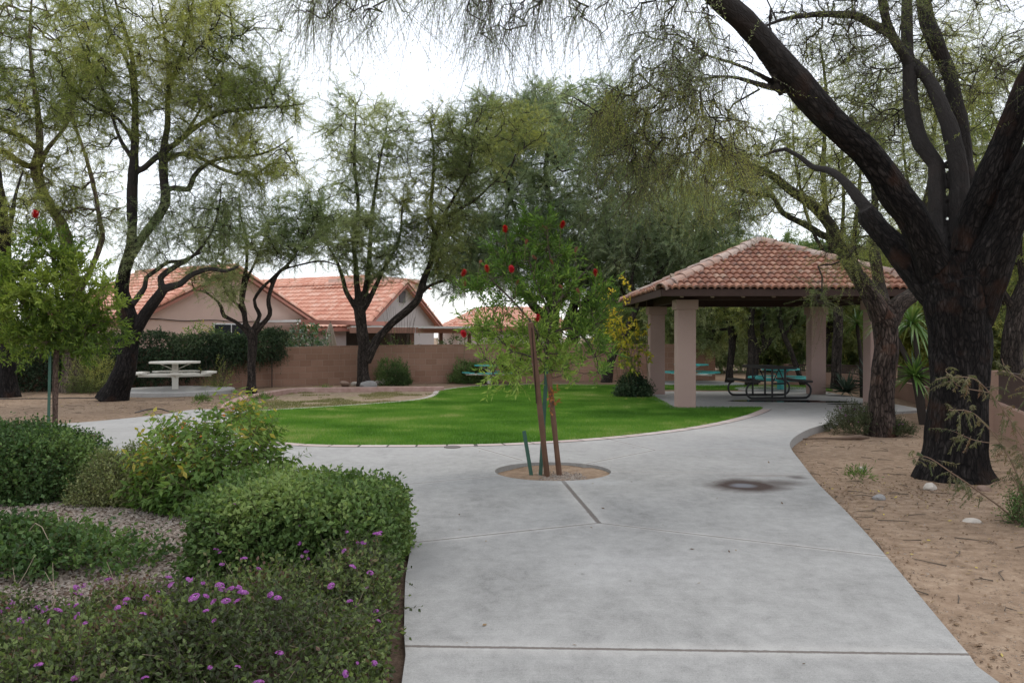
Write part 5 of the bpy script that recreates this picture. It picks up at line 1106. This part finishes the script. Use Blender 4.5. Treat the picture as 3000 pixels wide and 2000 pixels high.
tc_ = [[(1600, 1408, 7), (1597, 1330, 6), (1592, 1250, 6), (1598, 1120, 5.5), (1604, 1000, 5), (1622, 900, 4.5), (1618, 800, 3.5), (1606, 715, 2.5)],
       [(1602, 1040, 4), (1560, 950, 3.5), (1500, 880, 3), (1440, 820, 2.5)], [(1606, 980, 4), (1670, 960, 3.5), (1720, 1000, 3), (1745, 1045, 2)], [(1615, 930, 4), (1560, 800, 3), (1540, 700, 2)], [(1620, 900, 4), (1690, 820, 3), (1740, 770, 2)], [(1600, 1060, 4), (1500, 1030, 3), (1440, 1060, 2)]]
bt = tree('bottlebrush_tree', 'young red flowered tree in the round cutout of the path, tied to wooden stakes', Yc, tc_, [
    dict(BOT, blobs=[(1555, 790, 150, 120, Yc + .1, .35, 62), (1535, 990, 140, 110, Yc + .1, .35, 66), (1500, 1090, 90, 60, Yc, .3, 24), (1680, 1040, 120, 90, Yc + .1, .35, 40), (1745, 900, 80, 110, Yc, .3, 24), (1580, 690, 90, 50, Yc, .25, 16), (1405, 850, 60, 60, Yc, .25, 16), (1640, 890, 110, 90, Yc + .1, .3, 26), (1420, 985, 50, 60, Yc, .25, 10)])],
    m_bark('bark_sapling', (.05, .04, .03), (.13, .105, .085), (.22, .19, .16), 25), (1600, 1400), voxel=.010, disp=.002, base_z=-.12)
def set_flowers(root, lst, me, Y, tw=.35):
    b = np.array(root.location)
    for px, py in lst:
        o = bpy.data.objects.new('flower', me); COL.objects.link(o); o.parent = root; o.location = W(px, py + 14, Y - .3) - b; o.rotation_euler = (rng.normal(0, tw), rng.normal(0, tw), 0); o.scale = (.8, .8, .85)
        st = MB().tube([W(px, py + 10, Y - .3) - b, W(px + rng.normal(0, 5), py + 75, Y - .2) - b], .003, 4)
        twl.append(st)
twl = []
set_flowers(bt, [(1480, 667), (1644, 654), (1354, 795), (1428, 783), (1744, 795), (1361, 972), (1573, 927), (1499, 782)], BF, Yc)
set_flowers(bt, [(1604, 655), (1540, 700), (1572, 745), (1685, 725), (1512, 820), (1620, 760), (1697, 843), (1407, 755), (1363, 825), (1648, 830), (1530, 915), (1510, 1005)], BO, Yc, .5)
for q in twl: q.obj('twig', M_twig_g, bt)
Yl = 13.4
tl_ = [[(161, 1290, 9), (160, 1200, 8), (163, 1100, 8), (166, 1000, 7), (170, 900, 6), (160, 800, 5), (150, 720, 3)], [(166, 980, 5), (200, 860, 4), (230, 800, 3)], [(165, 1000, 5), (90, 920, 4), (50, 860, 3)], [(168, 960, 5), (250, 960, 4), (300, 940, 3)]]
bl_ = tree('bottlebrush_tree', 'bright green sapling with one red bloom at its tip, left of the leaning tree', Yl, tl_, [
    dict(BOT, leaf=L_botl, twigs=5, ll=.085, lw=.024, nleaf=15, len=.28, blobs=[(165, 880, 150, 140, Yl, .7, 140), (140, 755, 110, 70, Yl, .5, 46), (240, 1000, 110, 70, Yl, .5, 60), (60, 970, 100, 100, Yl, .5, 62), (290, 880, 60, 110, Yl, .4, 30), (10, 850, 70, 110, Yl, .4, 36)])],
    m_bark('bark_sapling_red', (.06, .04, .03), (.15, .10, .08), (.24, .18, .15), 25), (161, 1285), voxel=.012, disp=.002, base_z=-.05)
twl = []; set_flowers(bl_, [(105, 625)], BF, Yl, .1)
for o in kids(bl_):
    if o.name.startswith('flower'): o.scale = (1.25,) * 3
tip = MB(); b = np.array(bl_.location); tip.tube([W(105, 640, Yl - .3) - b, W(120, 800, Yl - .1) - b], .004, 4); tip.obj('twig', M_twig_g, bl_)

# stakes and posts
M_stake = m_plain('weathered_stake', (.135, .075, .048), .85, scale=7, var=.45, bump=.5); M_gpost = m_plain('green_post_paint', (.045, .105, .075), .55, 0, .25, 9); M_wire = m_plain('wire', (.4, .4, .4), .4, .8)
def stake(name, label, a, b, r_, mat, cat, n=10, group=None, flat=False):
    a, b = np.array(a), np.array(b); o = thing(name, label, cat, a, group=group); m = MB()
    pts = spline([a * 0, (b - a) * .5 + rng.normal(0, .006, 3), b - a], .15)
    if flat:
        m.beam((0, 0, 0), b - a, .045, .008); m.beam((0, .02, 0), b - a + np.array([0, .02, 0]), .008, .035)
    else: m.tube(pts, r_ * (1 + .06 * np.sin(np.arange(len(pts)) * 1.7)), n)
    m.obj('pole', mat, o, smooth=not flat); return o
zb = -.12
s1 = stake('wooden_stake', 'tall cracked wooden stake reaching into the red flowered bush', W(1604, 1403, 9.95), W(1554, 945, 9.50), .033, M_stake, 'stake', group='wooden stakes in the round path cutout')
wr = MB()
for q in range(3): th = np.linspace(0, 6.4, 20); c = W(1567, 1068, 9.63) - np.array(s1.location); wr.tube(np.stack([c[0] + .037 * np.cos(th), c[1] + .037 * np.sin(th), c[2] + q * .008 + .006 * np.sin(th)], 1), .0022, 5)
wr.obj('tie_wire', M_wire, s1)
MB().beam(W(1571, 1180, 9.72) - np.array(s1.location) + [0, -.031, 0], W(1558, 960, 9.51) - np.array(s1.location) + [0, -.031, 0], .009, .012).obj('crack', m_plain('stake_crack', (.02, .012, .01), 1), s1)
stake('wooden_stake', 'shorter wooden stake right of the sapling trunk with dead leaves on it', W(1640, 1403, 9.98), W(1608, 1095, 9.9), .032, M_stake, 'stake', group='wooden stakes in the round path cutout')
stake('metal_post', 'green metal post standing close behind the tall wooden stake', W(1583, 1400, 10.02), W(1603, 1060, 10.05), .02, M_gpost, 'post', flat=True)
stake('metal_post', 'short bent green metal post left of the wooden stakes', W(1558, 1400, 10.02), W(1535, 1262, 10.02), .02, M_gpost, 'post', flat=True)
stake('metal_post', 'green metal post beside the bare trunk of the bright green sapling', W(140, 1290, 13.3), W(147, 1020, 13.3), .02, M_gpost, 'post', flat=True)
dl = thing('dead_leaves', 'curled orange dead leaves hanging on the shorter wooden stake', 'leaves', W(1612, 1160, 9.85)); m = MB()
add_sprays(m, sprays(rng.normal(0, .03, (9, 3)) * [1, 1, 1.8] + [0, 0, -.02], rand_unit(9) + [0, 0, -.6], .08, 5, .055, .03, .3, 60, .002, .6, True)); m.obj('leaf_cluster', [M_twig, m_leaf('leaf_dead_orange', [(0, (.28, .10, .03)), (1, (.45, .20, .07))], .3)], dl)

# creeper over the left end of the wall
cr = thing('creeper', 'dark green creeper draped over the left end of the block wall', 'creeper', (0, 0, 0))
wu = np.array(spline(wl, .1)); wx = wu[:, 0]; n = 15000
X = rng.uniform(-24, G(832, 1129)[0] + .1, n); Yw = np.interp(X, wx, wu[:, 1]); pxw = 1500 + X / Yw * F
zt = 1.66 + .22 * (fbm(np.column_stack([X * .9, X * 0, X * 0]), 3) - .5) * 2; zb_ = np.interp(pxw, [0, 400, 470, 560, 640, 730, 800, 835], [0, .0, .05, .30, .62, .75, .85, 1.0]) + .45 * (fbm(np.column_stack([X * 2.6, X * 0 + 3, X * 0]), 3) - .5) * (pxw > 430)
v = rng.random(n) ** .8; Z = zb_ + (zt - zb_) * v; dep = (.14 + .36 * np.sin(np.pi * np.clip((Z - zb_) / (zt - zb_), .05, .92)) ** .6) * (.5 + fbm(np.column_stack([X * 1.4, Z * 1.8, X * 0]), 3))
back = rng.random(n) < .16
O = np.column_stack([X, Yw - np.where(back, -.15, dep) * rng.uniform(.7, 1.05, n), np.where(back, zt * rng.uniform(.93, 1.02, n), Z)]); D = nrm(rand_unit(n) * .7 + np.array([.1, -.6, -.25]))
m = MB(); t0 = np.clip(.3 + .55 * (Z - zb_) / (zt - zb_) * .6 + (fbm(O * 1.5, 2) - .5) * 1.2, 0, 1)
add_sprays(m, sprays(O, D, .26, 9, .060, .036, .5, 60, .003, .4, True, t0)); hx = rng.choice(n, 260); 
O2 = O[hx].copy(); O2[:, 2] = zb_[hx] + .1; O2[:, 1] = Yw[hx] - .14; k = pxw[hx] > 440; add_sprays(m, sprays(O2[k], np.tile([0, -.05, -1.0], (k.sum(), 1)), .5, 14, .05, .03, .1, 55, .003, .15, True)); m.obj('foliage', [M_twig, L_ivy], cr)

# shrubs along the wall and beyond it
q = W(1155, 1122, 28.2); bush('shrub', 'small rounded dark shrub at the wall foot right of the ring of rocks', (q[0], 28.0, -.03), (.55, .42, .85), 1300, dict(len=.22, nleaf=8, ll=.05, lw=.03), L_dshrub, lump=.3, stems=10)
q = W(1375, 1118, 29); bush('shrub', 'dark shrub at the wall foot behind the teal topped table', (q[0], 29.1, -.03), (.75, .4, .75), 1300, dict(len=.22, nleaf=8, ll=.05, lw=.03), L_dshrub, lump=.35, stems=10)
q = W(640, 1130, 25.3); bush('shrub', 'twiggy olive shoots rising in front of the creeper behind the white table', (q[0], 25.2, -.03), (.45, .3, 1.15), 260, dict(len=.35, nleaf=10, ll=.06, lw=.018), L_olive, lump=.4, stems=12, shell=.8)
q = W(230, 1140, 24.5); bush('shrub', 'dark feathery shrub against the creeper right of the pale stump like trunk', (q[0] + .6, 24.2, -.03), (.8, .4, 1.0), 1000, dict(len=.3, nleaf=10, ll=.05, lw=.018), L_olive, lump=.3, stems=8)
q = W(893, 985, 31); bush('citrus_shrub', 'glossy dark leafed citrus shrub rising above the wall beside the closed umbrella', (q[0], 31, -.1), (.85, .7, 2.15), 1900, dict(len=.3, nleaf=8, ll=.11, lw=.06), L_citrus, lump=.25, stems=8)
q = W(610, 960, 29.5); bush('shrub', 'bright green leafy shrub behind the creeper under the pink house window', (q[0], 29.6, -.1), (1.5, .6, 2.1), 1500, dict(len=.3, nleaf=8, ll=.10, lw=.05), L_yshrub, lump=.3, stems=6)
for px, Y, w_, h_, lab in ((1185, 32.5, .8, 1.75, 'low green shrub behind the wall in front of the brown patio'), (1340, 33, .9, 1.72, 'low green shrub behind the wall near the patio posts')):
    q = W(px, 985, Y); bush('shrub', lab, (q[0], Y, -.1), (w_, .5, h_), 700, dict(len=.3, nleaf=8, ll=.09, lw=.045), L_dshrub, lump=.35, stems=5)
q = W(1165, 985, 34.5); bt2 = bush('bare_shrub', 'nearly leafless reddish shrub in front of the shaded grey gable', (q[0], 34.5, -.1), (1.1, .6, 3.4), 150, dict(len=.5, nleaf=8, ll=.07, lw=.03), L_oshrub, lump=.4, stems=40, shell=.9)

# yellow leaved canes and ivy mound by the back left shelter column
q = G(1862, 1163); yv = thing('vine_shrub', 'tall thin canes with yellow leaves beside the back left shelter column', 'shrub', (q[0], q[1], 0)); m = MB(); OO, DD = [], []
for k in range(22):
    px = rng.uniform(1740, 1890); py = rng.choice([790, 870, 900, 930, 960, 1000]) + rng.normal(0, 25); t_ = W(px, py, q[1] + rng.normal(0, .4)) - np.array([q[0], q[1], 0]); b_ = np.array([rng.normal(0, .18), rng.normal(0, .15), 0])
    c_ = spline([b_, b_ * .6 + t_ * .4 + [0, 0, .35], t_], .12); m.tube(c_, np.linspace(.008, .003, len(c_)), 4)
    for r_ in range(7): j = int(len(c_) * (.45 + .5 * rng.random())); OO.append(c_[min(j, len(c_) - 1)] + rng.normal(0, .05, 3)); DD.append(rng.normal(0, 1, 3) + [0, 0, .3])
m.obj('stem', M_twig_g, yv); m = MB(); add_sprays(m, sprays(np.array(OO), np.array(DD), .22, 7, .11, .06, .25, 65, .002, .4, True, np.clip(np.array(OO)[:, 2] / 3.1 + rng.normal(0, .2, len(OO)), 0, 1), down=.4)); m.obj('foliage', [M_twig_g, L_yellow], yv)
bush('shrub', 'dark ivy mound around the foot of the back left shelter column', (q[0] - .05, q[1] + .1, 0), (.42, .40, .62), 1100, dict(len=.2, nleaf=8, ll=.06, lw=.04), L_ivy, lump=.3, stems=5)

# yuccas and agaves
def sword(label, loc, heads, name='yucca', leafm=None, trunk=True, group=None):
    o = thing(name, label, 'yucca' if name == 'yucca' else 'agave', loc, group=group); tm = MB(); fm = MB()
    for (hx, hy, hz), n, L_, w_, up in heads:
        if trunk: c_ = spline([(0, 0, -.05), (hx * .3, hy * .3, hz * .5), (hx, hy, hz)], .12); tm.tube(c_, np.linspace(.07, .045, len(c_)), 8)
        for k in range(n):
            a = rng.uniform(0, 6.28); el = rng.uniform(-.5, 1.35) if trunk else rng.uniform(.1, 1.2); d = np.array([math.cos(a) * math.cos(el), math.sin(a) * math.cos(el), math.sin(el)]); l = L_ * rng.uniform(.7, 1.1); K = 6
            t = np.linspace(0, 1, K); sag = np.array([0, 0, -1.0]) * (t ** 2)[:, None] * l * up * (1.1 - max(el, 0) * .6); P_ = np.array([hx, hy, hz]) + d * (t * l)[:, None] + sag; sd = nrm(np.cross(d, [0, 0, 1.0]))
            ww = w_ * np.array([.7, 1, 1, .85, .55, .04])[:, None] / 2; dn = np.array([0, 0, -1]) * ww * .5
            V = np.stack([P_ - sd * ww, P_ + dn, P_ + sd * ww], 1).reshape(-1, 3); i = np.arange(K - 1)[:, None] * 3
            fm.add(V, np.concatenate([i + [0, 1, 4, 3], i + [1, 2, 5, 4]]), 0, tint=np.full(len(V), np.clip(rng.normal(.5, .22), 0, 1)))
    if trunk: tm.obj('trunk', M_bark_grey, o, smooth=True)
    fm.obj('foliage', leafm or L_yucca, o); return o
X, Y = G(2705, 1240, -.1); s_ = Y / F
sword('yucca with bright green sword leaves between the flaky trunk and the huge dark trunk', (X, Y, -.1), [((-.12, .1, .92), 85, .62, .042, .35), ((-.05, .35, 1.95), 75, .72, .045, .75), ((-.5, .5, 2.05), 55, .55, .04, .3)])
X, Y = G(2560, 1160); sword('slim yucca behind the right shelter columns with a spiky head under the eave', (X - .3, Y, -.05), [((-.15, 0, 2.0), 70, .55, .035, .3)])
X, Y = G(2492, 1160); sword('dark spiky agave beside the pad between the right shelter columns', (X, Y + .3, -.03), [((0, 0, .12), 90, .72, .05, .25)], 'agave', L_agave, False, 'dark agaves by the fence')
X, Y = G(2640, 1195); sword('dark bluish agave behind the flaky trunk near the low yucca leaves', (X, Y + 1.5, -.03), [((0, 0, .45), 60, .8, .05, .3)], 'agave', L_agave, False, 'dark agaves by the fence')

# right hand side planting
X, Y = G(2530, 1265, -.1); r1, O, D, off = bush('lantana', 'small purple flowered lantana at the foot of the flaky trunk beside the path', (X, Y, -.1), (.62, .5, .42), 1500, dict(len=.16, nleaf=8, ll=.026, lw=.015), L_lantd, lump=.4, stems=10)
k = O[O[:, 2] > .1]; put_flowers(r1, k[rng.choice(len(k), 22)] + [0, -.04, .05], LF, (.8, 1.3))
X, Y = G(2645, 1275, -.1); r1, O, D, off = bush('lantana', 'smaller lantana patch right of the flaky trunk on bare dirt', (X, Y + .2, -.1), (.30, .3, .2), 420, dict(len=.14, nleaf=8, ll=.026, lw=.015), L_lantd, lump=.3, stems=5)
put_flowers(r1, O[rng.choice(len(O), 7)] + [0, -.04, .05], LF, (.8, 1.2))
ac = thing('acacia_shrub', 'thin leaning acacia branches with feathery drooping leaves at the right edge', 'shrub', W(2995, 1510, 7.5)); b0 = np.array(ac.location); b0[2] = -.1; ac.location = b0; sm = MB(); OO, DD = [], []
for l in ([(3010, 1560, 5), (2950, 1500, 5), (2870, 1440, 4.5), (2790, 1385, 4), (2715, 1338, 3), (2660, 1345, 2)], [(3040, 1560, 5), (2985, 1400, 5), (2940, 1310, 4.5), (2880, 1235, 4), (2840, 1205, 3), (2780, 1200, 2)], [(3060, 1540, 5), (3030, 1350, 4.5), (2960, 1230, 4), (2900, 1150, 3.5), (2850, 1108, 3), (2780, 1105, 2), (2740, 1112, 1.5)],
          [(3080, 1540, 4), (3050, 1250, 4), (3010, 1130, 3), (2950, 1085, 2), (2935, 1050, 1.5)], [(3020, 1560, 4), (2975, 1490, 3.5), (2985, 1430, 3), (2960, 1380, 2)], [(2900, 1150, 2.5), (2810, 1130, 2), (2770, 1085, 1.5)], [(2930, 1300, 2.5), (2860, 1290, 2), (2800, 1265, 1.5)], [(3010, 1540, 4), (2990, 1470, 3), (3010, 1390, 2), (2990, 1300, 1.5)]):
    pts = np.array([W(p[0], p[1], 7.45 + .1 * math.sin(p[0] * .02)) - b0 for p in l]); c_ = spline(pts, .03); rr = np.interp(np.linspace(0, 1, len(c_)), np.linspace(0, 1, len(l)), [p[2] for p in l]) / F * 7.5 * .55; sm.tube(c_, rr, 6)
    for k in range(int(len(c_) * .62)):
        j = int(len(c_) * (.3 + .7 * rng.random() ** .8)) ; j = min(j, len(c_) - 1); OO.append(c_[j] + rng.normal(0, .012, 3)); DD.append(rng.normal(0, .6, 3) + [-.1, 0, -.25])
sm.obj('stem', m_plain('acacia_twig', (.20, .135, .095), .85, scale=20), ac); m = MB(); add_sprays(m, sprays(np.array(OO), np.array(DD),   .15, 28, .036, .0075, .55, 72, .0014, .3, False, np.clip(rng.normal(.5, .25, len(OO)), 0, 1), .15, True, .9, .1, True)); m.obj('foliage', [M_twig_pale, L_acacia], ac)
X, Y = G(3000, 1545, -.1); bush('shrub', 'dark low bush at the right edge below the acacia branches', (X + .1, Y, -.1), (.22, .25, .42), 500, dict(len=.14, nleaf=8, ll=.03, lw=.012), L_dshrub, lump=.4, stems=8)
X, Y = G(2518, 1403, -.1); bush('weed', 'small bright green weed tuft on the bare dirt by the path', (X, Y, -.1), (.17, .12, .10), 60, dict(len=.13, nleaf=5, ll=.06, lw=.012, ang=30), L_yshrub, stems=0, cat='weed', group='green weeds on bare dirt')
for px, py, w_, lab in ((772, 1172, .34, 'green weed tuft inside the raised kerb at its left end'), (945, 1145, .40, 'pair of green weed tufts inside the kerb below the block wall'), (590, 1176, .2, 'green weed beside the white table pad in the dirt')):
    X, Y = G(px, py); bush('weed', lab, (X, Y, -.01), (w_, .25, .12), 110, dict(len=.14, nleaf=5, ll=.07, lw=.015, ang=30), L_yshrub, stems=0, cat='weed', group='green weeds on bare dirt')

# ------------------------------------------------------------------ stones, gravel, sticks, litter
def rock_mesh(sx, sy, sz, seed, sub=3):
    bm = bmesh.new(); bmesh.ops.create_icosphere(bm, subdivisions=sub, radius=1)
    P_ = np.array([v.co for v in bm.verts]); k = 1 + .55 * (fbm(P_ * 1.1 + seed * 7.3, 3) - .5); P_ = P_ * k[:, None]; 
    for ax_ in nrm(rng.normal(size=(7, 3))): d = P_ @ ax_; c_ = rng.uniform(.62, .85); P_ = P_ - np.maximum(d - c_, 0)[:, None] * ax_ * .85
    for v, p_ in zip(bm.verts, P_ * np.array([sx, sy, sz])): v.co = p_
    me = bpy.data.meshes.new('rock'); bm.to_mesh(me); bm.free(); return me
def rock_mat(name, c): 
    s = NT(name); p = s.pos(); n = s.noise(p, 9, 6, .65); return s.fin(s.mix(n, tuple(x * .6 for x in c), tuple(min(1, x * 1.3) for x in c)), .9, s.bump(n, .6, .02), 0, .15)
M_rw, M_rg, M_rd = rock_mat('rock_white', (.52, .47, .41)), rock_mat('rock_grey', (.30, .29, .28)), rock_mat('rock_brown', (.26, .18, .14))
for k, (px, py, r_, mt_, lab) in enumerate(((1011, 1131, .23, M_rd, 'brown rock at the left end of the ring around the V shaped trunk'), (1041, 1128, .16, M_rw, 'pale small rock touching the V shaped trunk'), (1080, 1134, .30, M_rg, 'flat grey rock in front of the V shaped trunk'), (1122, 1127, .29, M_rw, 'wide white rock right of the V shaped trunk'), (1149, 1127, .20, M_rw, 'tilted white rock at the right end of the ring'),
        (2529, 1378, .075, M_rw, 'small white stone by the green weed tuft'), (2729, 1434, .10, M_rw, 'rounded white stone in front of the huge trunk'), (2573, 1468, .105, M_rg, 'flat grey stone on the dirt near the path bend'), (2734, 1400, .06, M_rw, 'white pebble against the foot of the huge trunk'), (2757, 1632, .10, M_rg, 'flat grey green stone far in front of the huge trunk'), (2651, 1566, .06, rock_mat('rock_orange', (.5, .22, .12)), 'orange stone chip lying on the dirt'), (2885, 1440, .10, M_rd, 'brownish stone right of the huge trunk foot'), (2850, 1545, .12, M_rw, 'pale flat stone half buried near the acacia branches'), (2938, 1674, .07, M_rd, 'small dark stone near the right edge'))):
    z = -.02 if py < 1200 else -.12; X, Y = G(px, py, z); o = bpy.data.objects.new('rock', rock_mesh(r_ * (1 if py < 1200 else .8), r_ * .7, r_ * .5, k)); COL.objects.link(o); o.data.materials.append(mt_); o.location = (X, Y, z + r_ * .22); o.rotation_euler = (rng.normal(0, .15), rng.normal(0, .2) + (.5 if 'tilted' in lab else 0), rng.uniform(0, 3)); tag(o, lab, 'rock', 'loose rocks on the dirt')
    o.data.polygons.foreach_set('use_smooth', [False] * len(o.data.polygons))
X, Y = G(2440, 1287, -.12); lg = MB(); c_ = spline([(-.5, .05, .0), (-.2, .0, .015), (.15, -.03, .02), (.42, -.01, .03), (.62, .02, .015)], .05); lg.tube(c_, np.interp(np.linspace(0, 1, len(c_)), [0, .5, .85, 1], [.008, .02, .045, .01]), 8)
o = lg.obj('root', m_plain('root_bark', (.16, .11, .08), .9, scale=12, var=.4), loc=(X, Y, -.115), smooth=True); tag(o, 'bare root lying on the dirt inside the path curve', 'root')
OCT = np.array([[1, 0, 0], [-1, 0, 0], [0, 1, 0], [0, -1, 0], [0, 0, 1], [0, 0, -1.0]]); OCF = np.array([[0, 2, 4], [2, 1, 4], [1, 3, 4], [3, 0, 4], [2, 0, 5], [1, 2, 5], [3, 1, 5], [0, 3, 5]])
def pebbles(P_, z, smin, smax, flat=.6):
    n = len(P_); s_ = rng.uniform(smin, smax, (n, 1, 3)) * np.array([1, 1, flat]); V = (OCT[None] + rng.normal(0, .28, (n, 6, 3))) * s_; a = rng.uniform(0, 6.28, n); c, s2 = np.cos(a), np.sin(a)
    V = np.stack([V[..., 0] * c[:, None] - V[..., 1] * s2[:, None], V[..., 0] * s2[:, None] + V[..., 1] * c[:, None], V[..., 2]], -1) + np.column_stack([P_, z + s_[:, 0, 2] * .35])[:, None]
    return V.reshape(-1, 3), (np.arange(n)[:, None, None] * 6 + OCF[None]).reshape(-1, 3), np.repeat(rng.random(n), 6)
s = NT('gravel_stone'); M_gravel = s.fin(s.mix(s.noise(s.pos(), 60, 3), s.ramp(s.attr('tint'), [(0, (.12, .09, .07)), (.3, (.23, .18, .145)), (.6, (.33, .275, .235)), (.85, (.45, .41, .36)), (1, (.24, .235, .23))]), (.26, .215, .175)), .9, None, 0, .2)
gp = np.array(be_s); gpoly = [(-.95, 4.8), (-.95, 6.8), (-1.5, 7.9), (-2.4, 8.6), (-3.4, 9.0), (-6, 9.4), (-6, 5.0), (-4, 4.6)]
P = rng.uniform([-6, 4.6], [-.9, 9.4], (42000, 2)); P = P[inside(P, gpoly)]; V, Fc, T = pebbles(P, np.full(len(P), -.047), .008, .024)
stuff(MB().add(V, Fc, tint=T).obj('gravel', M_gravel))
P = np.vstack([rng.normal([.62, 9.85], [.22, .22], (900, 2))]); P = P[np.linalg.norm(P - np.array(ring_c[:2]), axis=1) < .66]; P = P[P[:, 0] > .3]; V, Fc, T = pebbles(P, np.full(len(P), -.075), .012, .032)
P2 = np.vstack([rng.uniform([2.3, 4], [7.2, 17], (7000, 2))]); P2 = P2[~inside(P2, path_poly)]; V2, F2, T2 = pebbles(P2, ground_z(P2[:, 0], P2[:, 1]) - .002, .002, .010)
stuff(MB().add(V, Fc, tint=T).add(V2, F2, tint=T2).obj('gravel', M_gravel))
m = MB()
for k in range(420):
    x, y = (rng.uniform(2.4, 7.5), rng.uniform(4, 17)) if k < 300 else (rng.uniform(-16, -6.5), rng.uniform(16.5, 24))
    if inside(np.array([[x, y]]), path_poly)[0]: continue
    a = rng.uniform(0, 6.28); l = rng.uniform(.04, .28) * (1 if k < 300 else 1.5); d = np.array([math.cos(a), math.sin(a), 0]) * l; z = float(ground_z(x, y)) + .006; b = np.array([x, y, z])
    m.tube([b, b + d * .5 + rng.normal(0, .015, 3) * [1, 1, .2] + [0, 0, .008], b + d], [.004, .0035, .002], 4)
stuff(m.obj('fallen_twigs', M_twig))
P = np.vstack([rng.uniform([2.3, 4], [7.4, 17.5], (6000, 2)), rng.uniform([-18, 16], [-6, 25], (7000, 2)), rng.normal([4.6, 9.2], [1.2, .5], (1500, 2))]); kk = (fbm(np.column_stack([P * .8, P[:, 0] * 0]), 3) > .44) & ~inside(P, path_poly); P = P[kk]
P3 = rng.uniform([-.5, 4], [4, 12], (60, 2)); P3 = P3[inside(P3, path_poly)]; P4 = rng.normal([3.2, 21.5], [.8, 1.2], (160, 2)); P = np.vstack([P, P3, P4]); n = len(P); z = np.r_[ground_z(P[:n - len(P3) - len(P4), 0], P[:n - len(P3) - len(P4), 1]) + .008, np.full(len(P3), .006), np.full(len(P4), .035)]
RE = np.array(re_s[6:]); k_ = rng.integers(0, len(RE) - 10, 2600); Tn = nrm(np.gradient(RE, axis=0)); PE = RE[k_] + np.stack([Tn[k_, 1], -Tn[k_, 0]], 1) * np.abs(rng.normal(0, .09, 2600))[:, None] + rng.normal(0, .05, (2600, 2)) ; PE = PE[~inside(PE, path_poly)]
xb, yb = G(2800, 1400, -.125); PT = rng.normal([xb, yb], [.75, .5], (900, 2)); PE = np.vstack([PE, PT[~inside(PT, path_poly)]])
P = np.vstack([PE, P]); z = np.r_[ground_z(PE[:, 0], PE[:, 1]) + .008, z]; n = len(P)
a = rng.uniform(0, 6.28, n); l = rng.uniform(.008, .022, n)[:, None]; l[:len(PE)] *= .55; d = np.stack([np.cos(a), np.sin(a), rng.normal(0, .25, n)], 1); e = np.stack([-np.sin(a), np.cos(a), rng.normal(0, .25, n)], 1); c = np.column_stack([P, z]); V = np.stack([c - d * l, c + e * l * .45, c + d * l, c - e * l * .45], 1).reshape(-1, 3)
tt = np.clip(rng.normal(.4, .25, n), 0, 1); tt[-len(P4):] = .95; tt[:len(PE)] = rng.uniform(0, .35, len(PE))
stuff(MB().add(V, np.arange(n)[:, None] * 4 + [0, 1, 2, 3], tint=np.repeat(tt, 4)).obj('leaf_litter', m_leaf('leaf_litter', [(0, (.07, .04, .025)), (.5, (.19, .12, .07)), (.85, (.34, .26, .13)), (1, (.55, .45, .06))], .1)))
hp = spline([W(-60, 1166, 21.7), W(100, 1163, 21.9), W(215, 1162, 22.0), W(300, 1160, 22.1)], .2); hp[:, 2] = ground_z(hp[:, 0], hp[:, 1]) + .012; h2p = spline([G(395, 1206), G(430, 1196), G(470, 1194), G(505, 1205)], .1); h2p = np.column_stack([h2p, ground_z(h2p[:, 0], h2p[:, 1]) + .012])
o = MB().tube(hp, .012, 6).obj('drip_hose', M_blk); tag(o, 'black drip hose along the dirt left of the leaning trunk', 'hose'); o = MB().tube(h2p, .012, 6).obj('drip_hose', M_blk); tag(o, 'short black hose loop in front of the white table', 'hose')
q = G(1325, 1310); o = MB().lathe([(.001, .016), (.10, .016), (.12, .012), (.125, -.02)], (0, 0, 0), 24).obj('drain_cover', m_plain('drain_metal', (.14, .12, .11), .6, .3), loc=(q[0], q[1], 0)); tag(o, 'round metal cover set flush in the path beside the brick border', 'drain cover')
